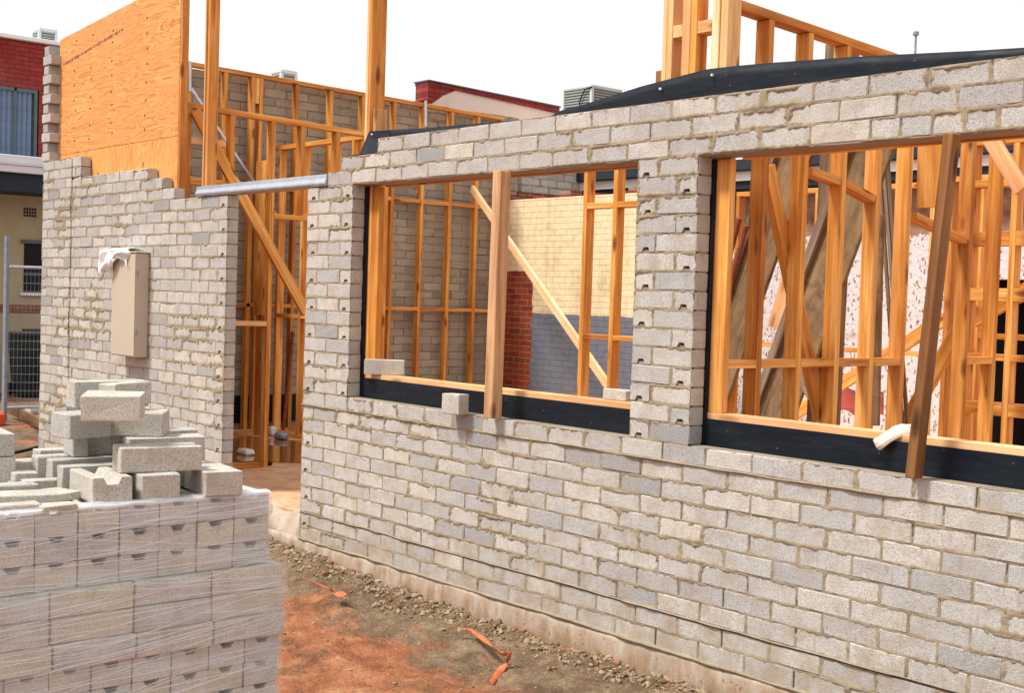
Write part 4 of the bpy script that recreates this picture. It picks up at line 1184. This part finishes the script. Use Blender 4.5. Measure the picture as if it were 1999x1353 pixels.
FL = [('flat broken piece behind the row of long blocks', (28, 925), (78, 921), .12, .10, .045), ('small yellowish broken piece at the left of the pile', (32, 946), (72, 944), .09, .10, .04),
      ('flat grey tapered piece in front of the three long blocks', (56, 958), (118, 955), .14, .07, .035), ('flat block with a small hole at the left picture edge', (-10, 968), (68, 962), .17, .10, .03),
      ('large flat bright topped block near the front left', (4, 990), (105, 985), .20, .13, .035), ('flat dark edged block beside the grooved block', (92, 985), (160, 975), .15, .13, .03),
      ('bright flat chip at the front left rim', (2, 1002), (75, 997), .14, .07, .022), ('bright flat chip beside the grooved block foot', (88, 1000), (150, 994), .12, .07, .018)]
for lab, a, c, L, D, H in FL: LB(lab, a, c, PT-.002 if a[0] > 85 else PT-.002, L, D, H)

# ------------------------------------------------------------------ rubble and litter on the ground
def stones(n, fpos, size, seed, name, label, cat):
    r = np.random.RandomState(seed); b = MB()
    base, F0 = chamfer((1, 1, 1), .45)
    for i in range(n):
        x, y = fpos(r); s = size(r, x, y)
        q = r.uniform(-1, 1, (3, 3)); q, _ = np.linalg.qr(q)
        V = (base*(1+r.uniform(-.28, .28, base.shape)))*np.array([s, s*r.uniform(.6, 1), s*r.uniform(.4, .8)])
        zc = float(ground_z(np.array([x]), np.array([y]))[0])
        V = V@q*np.array([1, 1, .8])+np.array([x, y, zc+s*.25]); b.add(V, F0, V+r.uniform(-2, 2, 3), r.uniform(0, .85) if r.rand() < .93 else 1.0)
    o = b.build(name, 'rubble', None, False, False); return tag(o, label, cat, None, 'stuff')
stones(2600, lambda r: (r.uniform(-1.0, 4.6), -.015-abs(r.normal(0, .085))), lambda r, x, y: abs(r.normal(.003, .008))+.0025, 4, 'mortar_rubble', 'crumbled mortar heaped along the footing of the block wall', 'rubble')
stones(900, lambda r: (r.uniform(-1.5, 5), r.uniform(-2.4, -.1)), lambda r, x, y: abs(r.normal(.002, .004))+.002, 8, 'gravel', 'small stones scattered over the red dirt', 'gravel')
def gz(x, y): return float(ground_z(np.array([x]), np.array([y]))[0])
def ribbon(name, label, px, w, mat, cat, lift=.012, seed=1):
    P = []; r = np.random.RandomState(seed)
    for (a, c) in px:
        q = up(a, c, z=-.25); zz = gz(q[0], q[1]); q = up(a, c, z=zz+lift); P.append(q)
    P = np.array(P); t = np.linspace(0, len(P)-1, 26); C_ = np.stack([np.interp(t, range(len(P)), P[:, k]) for k in range(3)], -1)
    rows_ = []
    for i in range(len(C_)):
        d = C_[min(i+1, 25)]-C_[max(i-1, 0)]; d /= np.linalg.norm(d); s = np.cross(d, (0, 0, 1)); s /= np.linalg.norm(s)
        tw = .9*math.sin(i*.5+seed); s2 = s*math.cos(tw)+np.array([0, 0, 1])*math.sin(tw); ww = w if np.isscalar(w) else np.interp(i/25, np.linspace(0, 1, len(w)), w)
        rows_.append([C_[i]-s2*ww/2+(0, 0, .004), C_[i]+(0, 0, .006*math.sin(i)), C_[i]+s2*ww/2+(0, 0, .004)])
    b = MB(); b.sheet(np.array(rows_)); o = b.build(name, mat, None, True)
    md = o.modifiers.new('t', 'SOLIDIFY'); md.thickness = .002
    return tag(o, label, cat)
ribbon('plastic_strip', 'long curved orange plastic strip lying on the red dirt', [(880, 1226), (920, 1232), (955, 1258), (985, 1282), (1000, 1270), (985, 1300), (960, 1334)], [.012, .02, .035, .02, .045, .03], 'orange_strip', 'plastic strip', seed=2)
ribbon('plastic_strip', 'thin orange strip curving beside the long one on the dirt', [(905, 1230), (935, 1240), (965, 1268), (982, 1276)], .012, 'orange_strip', 'plastic strip', seed=4)
ribbon('plastic_strip', 'short orange trowel-shaped strip near the corner of the block wall', [(590, 1129), (615, 1140), (640, 1150), (655, 1158), (672, 1165)], [.014, .014, .014, .05, .045], 'orange_strip', 'plastic strip', .01, 6)
for (px, py, sx_, sy_, lab, mt) in ((600, 1100, .05, .035, 'broken grey block corner on the dirt nearest the doorway step', 'block_pile'), (1010, 1245, .04, .03, 'small broken block chip on the dirt below the middle of the wall', 'block_pile'), (1250, 1330, .05, .03, 'pale broken block chip near the bottom edge of the picture', 'block_pile')):
    q = up(px, py, z=-.22); zc = gz(q[0], q[1]); o = block_mesh('block_chip', sx_*2, sy_*2, .035, None, mt); o.location = (q[0], q[1], zc-.008); o.rotation_euler = (.2, .15, px*.37); tag(o, lab, 'block chip', 'broken block chips')
q = up(692, 1141, z=-.2); b = MB(); V, F = blob(q[0], q[1], .045, .03, gz(q[0], q[1])+.02, 3, 20); b.add(V, F); V2 = np.array(V); V2[1:, 2] -= .014; b.add(V2, F)
b.box((q[0]-.02, q[1]-.012, gz(q[0], q[1])+.01), (q[0]+.02, q[1]+.012, gz(q[0], q[1])+.028), .006)
tag(b.build('plastic_scrap', 'maroon'), 'crushed maroon plastic scrap on the dirt near the footing', 'scrap')
q = up(740, 1157, z=-.2); zc = gz(q[0], q[1])+.02; b = MB(); b.obox((q[0], q[1], zc), ((.8, -.6, 0), (.6, .8, .1), (0, -.1, 1)), (.02, .03, .002), .001)
o = b.build('paper_tag', mat_simple('tag_paper', (.38, .43, .50), .6, .5, 90)); tag(o, 'small blue-grey printed tag lying on the dirt', 'tag')
# small things on the floor inside the doorway
for (px, py, s, lab, mt) in ((531, 851, (.05, .04, .07), 'white paint tin standing in the puddle', 'white'), (549, 858, (.09, .05, .05), 'dark tin lying in the puddle', 'galv_dull'), (480, 888, (.09, .06, .04), 'broken pale block piece in the puddle', 'pvc'), (520, 908, (.05, .04, .025), 'small dark plastic scrap at the foot of the door stud', 'dark')):
    q = up(px, py, z=FZ+.004); b = MB(); b.box((q[0]-s[0], q[1]-s[1], FZ+.003), (q[0]+s[0], q[1]+s[1], FZ+s[2]*1.6), .02, .5, .006)
    tag(b.build('floor_scrap', mt), lab, 'scrap')

# ------------------------------------------------------------------ rear wall beyond the right window
rw = thing('rear_plaster_wall', 'hacked white plaster wall with brown stone top and dark doorway behind the right window', 'wall', (-1.5, 8.1, 0))
Yr = 8.0
dx0 = xf_(1915, 600, Yr); dz1 = zf(1950, 545, Yr)
b = MB(); b.box((-6.0, Yr, 0), (dx0, Yr+.3, 3.30), .005); b.box((dx0, Yr, dz1), (3.6, Yr+.3, 3.30), .002); b.box((2.4, Yr, 0), (3.6, Yr+.3, dz1-.002), .002)
b.build('plaster_face', 'rear', rw)
b = MB(); b.box((dx0-.1, Yr+.31, FZ), (2.6, Yr+2.6, 2.6), .002); 
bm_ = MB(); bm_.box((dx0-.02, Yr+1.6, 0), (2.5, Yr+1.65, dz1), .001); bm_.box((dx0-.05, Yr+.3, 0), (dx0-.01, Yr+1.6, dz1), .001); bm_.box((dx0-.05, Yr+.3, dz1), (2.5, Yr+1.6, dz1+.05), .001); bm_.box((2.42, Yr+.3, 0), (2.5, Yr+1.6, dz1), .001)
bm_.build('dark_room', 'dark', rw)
b = MB(); b.box((-6.4, Yr-.34, 3.40), (3.8, Yr-.30, 3.52), .004); b.build('fascia', 'white', rw)
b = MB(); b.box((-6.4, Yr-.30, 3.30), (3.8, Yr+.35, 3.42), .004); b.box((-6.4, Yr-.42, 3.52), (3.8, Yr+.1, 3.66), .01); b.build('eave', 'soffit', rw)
b = MB(); r_ = np.random.RandomState(5)
for i in range(14):
    q = up(1610+r_.uniform(-7, 5), 345+r_.uniform(-16, 12), y=Yr-.004); s = r_.uniform(.012, .035); V, F = blob(0, 0, s, s*1.3, 0, i, 14)
    b.add([(q[0]+v[0], Yr-.004-.0004*i, q[2]+v[1]) for v in V], F)
b.build('pink_paint_mark', 'pink', rw)
# rubble heap and red sheet inside
q = up(1668, 800, z=FZ+.2)
def heap():
    r = np.random.RandomState(9); b = MB(); base, F0 = chamfer((1, 1, 1), .4)
    for i in range(260):
        px = r.uniform(1540, 1720); py = r.uniform(775, 850); p = up(px, py, z=FZ); s = r.uniform(.03, .09)
        qq, _ = np.linalg.qr(r.uniform(-1, 1, (3, 3)))
        V = (base*(1+r.uniform(-.25, .25, base.shape)))*s*np.array([1, .7, .6]); V = V@qq+np.array([p[0], p[1], FZ+s*.5+r.uniform(0, .12)]); b.add(V, F0, V, r.uniform(.2, .8))
    tag(b.build('demolition_rubble', 'rubble', None, False, False), 'heap of grey demolition rubble on the floor behind the studs', 'rubble', None, 'stuff')
heap()
def fred(s, t):
    p = up(1630+95*s, 765+45*t, y=5.9-.9*t); return (p[0], p[1], p[2]+.03*math.sin(9*s)+.02*math.sin(7*t+5*s))
cloth('red_sheet', 'dull red sheet heaped behind the studs of the right window', fred, 16, 10, 'redsheet', 'sheet')

# ------------------------------------------------------------------ neighbours
# red brick building at the far left (plane x = XB, facing +x)
XB = -14.2
rb = thing('red_brick_building', 'red brick upper storey over cream ground floor at the far left', 'building', (XB-2, 1.0, -.05))
wy0, wy1, wz0, wz1 = -1.5, 3.02, 3.90, 5.08
b = MB(); b.box((XB-4, -6, 5.08), (XB, 4.2, 5.87), .004); b.box((XB-4, 3.05, 3.55), (XB-.002, 4.2, 5.079), .004); b.box((XB-4, -6, 3.55), (XB-.002, wy0, 5.079), .004)
b.build('upper_wall', 'red_brick', rb)
b = MB(); b.box((XB-4.1, -6.1, 5.873), (XB+.10, 4.3, 5.94), .006); b.build('roof_edge', 'white', rb)
b = MB(); b.box((XB-4, -6, -.1), (XB-.05, 4.2, 3.54), .004); b.build('lower_wall', 'cream', rb)
b = MB(); b.box((XB-.05, -6, 3.72), (XB+.9, 4.3, 3.78), .004); b.box((XB-.05, -6, 3.78), (XB+.86, 4.3, 3.88), .01); b.box((XB+.80, -6, 3.60), (XB+.88, 4.3, 3.72), .01); b.build('awning_gutter', 'fascia', rb)
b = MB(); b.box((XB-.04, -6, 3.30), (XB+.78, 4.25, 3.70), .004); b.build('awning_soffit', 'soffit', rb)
w = thing('_tmp', None, None)
bpy.data.objects.remove(w)
b = MB(); b.box((XB-.12, wy0, wz0), (XB-.07, wy1, wz1), .004)
wf = b.build('window_frame', 'frame_dark', rb)
b = MB()
yv = wy0+.05
while yv < wy1-.08:
    b.obox((XB-.03, yv, (wz0+wz1)/2), ((.5, .86, 0), (-.86, .5, 0), (0, 0, 1)), (.045, .004, (wz1-wz0)/2-.05), .001, random.uniform(0, 1)); yv += .085
b.build('vertical_blind', 'curtain', wf)
b = MB()
for y in (1.35, 2.63): b.box((XB-.015, y, wz0), (XB+.012, y+.045, wz1), .004)
b.box((XB-.015, wy0, wz1-.06), (XB+.012, wy1, wz1), .004); b.box((XB-.015, wy1-.05, wz0), (XB+.013, wy1, wz1-.062), .004)
b.build('mullion', 'frame_dark', wf)
b = MB()
for i in range(5):
    for j in range(3): b.box((XB-.051, 2.84+i*.045, 2.95+j*.055), (XB-.044, 2.84+i*.045+.032, 2.95+j*.055+.042), .001)
b.build('air_vent', 'dark', rb)
b = MB(); b.box((XB-.05, 2.80, 1.62), (XB+.02, 3.7, 1.67), .004); b.build('sill', 'white', rb)
b = MB(); b.box((XB-.06, 2.86, 1.67), (XB-.035, 3.6, 2.50), .004); w2 = b.build('lower_window', 'dark', rb)
b = MB(); b.box((XB-.034, 2.80, 2.50), (XB+.0, 3.66, 2.56), .004); b.box((XB-.034, 2.86, 1.98), (XB+.0, 3.6, 2.01), .002); b.build('glazing_bar', 'frame_dark', w2)
b = MB(); b.box((XB-.048, 1.0, 1.33), (XB-.03, 3.9, 1.46), .004); b.build('brick_band', 'old_red_brick', rb)

def cooler(label, cx, cy, z0, sx, sy, h):
    t = thing('rooftop_cooler', label, 'air conditioner', (cx, cy, z0), 'rooftop coolers')
    b = MB(); b.box((cx-sx/2, cy-sy/2, z0+h-.07), (cx+sx/2, cy+sy/2, z0+h), .02); b.build('lid', 'cooler', t); b = MB(); b.box((cx-sx/2, cy-sy/2, z0), (cx+sx/2, cy+sy/2, z0+.06), .01); b.build('tray', 'cooler', t)
    b = MB()
    for ax in (-1, 1):
        for ay in (-1, 1):
            b = MB(); b.box((cx+ax*(sx/2-.025)-.025, cy+ay*(sy/2-.025)-.025, z0+.06), (cx+ax*(sx/2-.025)+.025, cy+ay*(sy/2-.025)+.025, z0+h-.07), .004)
            b.build('corner_post', 'cooler', t)
    b = MB(); k = 0
    for zz in np.arange(z0+.08, z0+h-.09, .045):
        b.box((cx-sx/2+.02, cy-sy/2+.01, zz), (cx+sx/2-.02, cy+sy/2-.01, zz+.026), .004)
    b.box((cx-sx/2+.05, cy-sy/2+.04, z0+.05), (cx+sx/2-.05, cy+sy/2-.04, z0+h-.07), .004, .5)
    b.build('louvre_panel', 'cooler_pad', t)
    return t
p = up(74, 78, x=XB-.6)
cooler('rooftop cooler on the red brick building at the far left', XB-1.1, float(p[1])+.30, 5.94, .36, .34, .40)
p = at(1156, 162, 21)
cooler('large louvred rooftop cooler above the block header, beside the stucco building', p[0]-.36, p[1]+.36, p[2]-.78, .72, .72, .78)
b = MB(); b.box((p[0]-2.6, p[1]-.6, 0), (p[0]+.3, p[1]+3, p[2]-.785), .01)
sh = b.build('flat_roof_building', 'stucco'); tag(sh, 'low flat roofed building carrying the large cooler', 'building')
b = MB(); c0 = p+np.array([.01, .0, -.06]); b.tube([c0+(0, -.01, 0), c0+(-.16, -.02, -.03), c0+(-.27, -.02, -.2), c0+(-.28, -.02, -.6)], .012, 6)
tag(b.build('cooler_hose', 'dark'), 'grey hose looping down the side of the large cooler', 'hose')
p = up(590, 152, x=-9.8)
cooler('small rooftop cooler just above the top plate of the long stud frame', -10.1, float(p[1])-.15, float(p[2])-.32, .34, .30, .45)

# stucco gable building
XS = -9.0
sb = thing('stucco_building', 'stained pink stucco gable with red coping beyond the block side wall', 'building', (XS-1, 8.5, 0))
tp = [up(838, 157, x=XS), up(1088, 208, x=XS)]
y0, y1, zt0, zt1 = tp[0][1], tp[1][1], tp[0][2], tp[1][2]
b = MB(); b.prism([(y0, 0), (y1, 0), (y1, zt1-.08), (y0, zt0-.05)], XS-.30, XS, lambda p_, q_, d: (d, p_, q_)); b.build('gable_wall', 'stucco', sb)
b = MB(); b.prism([(y0-.03, zt0-.055), (y1+.03, zt1-.12), (y1+.03, zt1-.01), (y0-.03, zt0-.01)], XS-.34, XS+.03, lambda p_, q_, d: (d, p_, q_)); 
b.prism([(y0-.03, zt0-.36), (y0+.05, zt0-.36), (y0+.28, zt0-.20), (y0+.6, zt0-.056), (y0-.03, zt0-.056)], XS-.32, XS+.012, lambda p_, q_, d: (d, p_, q_)); b.build('red_coping', 'red_brick', sb)
b = MB(); b.prism([(y0-.05, zt0-.009), (y1+.05, zt1-.009), (y1+.05, zt1+.010), (y0-.05, zt0+.010)], XS-.36, XS+.05, lambda p_, q_, d: (d, p_, q_)); b.build('coping_cap', 'frame_dark', sb)
b = MB(); b.box((XS-2.5, 4.0, 0), (XS-.01, y0-.002, 4.62), .01); b.box((XS-2.5, y0, 0), (XS-.302, y1, 4.60), .01); b.build('annex', 'stucco', sb)
b = MB(); b.prism([(y0-.5, 4.62), (y0-.03, 4.62), (y0-.03, 4.98), (y0-.5, 4.80)], XS-.25, XS-.02, lambda p_, q_, d: (d, p_, q_)); b.build('side_parapet', 'red_brick', sb)
# thin mast on the right
b = MB(); q0 = up(1788, 108, y=12); q1 = up(1788, 68, y=12); b.tube([q0-(0, 0, 6.5), q1], .02, 6); b.tube([q1, q1+(0, 0, .05)], .05, 6)
tag(b.build('antenna_mast', 'galv_dull'), 'thin antenna mast against the sky at the right', 'mast')
# stub of an old post behind the sloped frame
q0 = up(1632, 150, y=2.45)
b = MB(); b.beam((q0[0], 2.45, FZ), (q0[0]+.03, 2.47, float(up(1630, 86, y=2.45)[2])), .12, .20, (1, 0, 0))
tag(b.build('old_post', 'old_timber'), 'rough grey old post top behind the sloping top plate', 'post')

# ------------------------------------------------------------------ fence and things behind the left wall
fe = thing('temporary_fence', 'galvanised mesh temporary fence panel at the far left', 'fence', at(8, 830, 17))
P0 = at(8, 830, 17); P0[2] = -.06
dirv = np.array([.32, .95, 0]); dirv /= np.linalg.norm(dirv)
# direction so that the top rail reads level in the picture
tl = up(12, 512, y=float(P0[1]))
b = MB(); b.tube([P0+(0, 0, -.05), P0+(0, 0, 2.50)], .035, 10); b.build('post', 'galv_dull', fe)
E1 = P0+dirv*1.3
b = MB(); b.tube([P0+(0, 0, 2.10), E1+(0, 0, 2.10)], .021, 8); b.build('top_rail', 'galv', fe)
b = MB(); b.tube([P0+(0, 0, .24), E1+(0, 0, .24)], .021, 8); b.build('bottom_rail', 'galv', fe)
b = MB()
for k in range(1, 26): b.tube([P0+dirv*k*.05+(0, 0, .24), P0+dirv*k*.05+(0, 0, 2.1)], .0028, 4)
for k in range(1, 17): b.tube([P0+(0, 0, .24+k*.11), E1+(0, 0, .24+k*.11)], .0035, 4)
b.build('mesh', 'galv_dull', fe)
q = at(20, 805, 16.6)
b = MB(); b.box((q[0]-.25, q[1]-.25, -.03), (q[0]+.02, q[1]-.06, .16), .03); tag(b.build('fence_foot', 'orange_block'), 'orange fence foot block beside the fence post', 'fence foot')
# wheelie bin
q = up(60, 752, x=-13.4)
wb = thing('wheelie_bin', 'dark wheelie bin standing behind the mesh fence', 'bin', (-13.4, q[1], 0))
b = MB(); h0, h1 = .22, .29
V = [(-13.4+sx*h, q[1]+sy*h, z) for z, h in ((.02, h0), (.95, h1)) for sx, sy in ((-1, -1), (1, -1), (1, 1), (-1, 1))]
b.add(V, [(0, 1, 2, 3), (4, 5, 6, 7), (0, 1, 5, 4), (1, 2, 6, 5), (2, 3, 7, 6), (3, 0, 4, 7)])
for k in range(-4, 5): b.box((-13.13, q[1]+k*.055-.008, .1), (-13.105, q[1]+k*.055+.008, .85), .003)
b.build('body', 'grey_plastic', wb)
b = MB(); b.box((-13.72, q[1]-.32, .96), (-13.08, q[1]+.32, 1.03), .02); b.tube([(-13.05, q[1]-.28, 1.08), (-13.05, q[1]+.28, 1.08)], .018, 6); b.build('lid', 'grey_plastic', wb)
b = MB()
for s in (-1, 1): b.tube([(-13.62, q[1]+s*.27-.03, .1), (-13.62, q[1]+s*.27+.03, .1)], .1, 14)
b.build('wheel', 'dark', wb)
solo1('scrap_timber', 'dark weathered timber lying on the ground beside the left wall', 'timber', up(18, 798, z=.10), up(92, 832, z=.08), .05, .12, (0, 0, 1), 'old_timber')
b = MB(); b.tube([up(54, 803, z=.10), up(92, 800, z=.10)], .06, 12); tag(b.build('drain_pipe', 'pvc'), 'short white plastic pipe lying by the left wall', 'pipe')
b = MB(); b.tube([up(5, 893, z=0.03), up(30, 884, z=.03), up(60, 877, z=.04), up(95, 868, z=.03)], .018, 6); tag(b.build('black_hose', 'dark'), 'black hose on the ground behind the block pile', 'hose')
for o in list(bpy.data.objects):
    if '_w' in o: del o['_w']
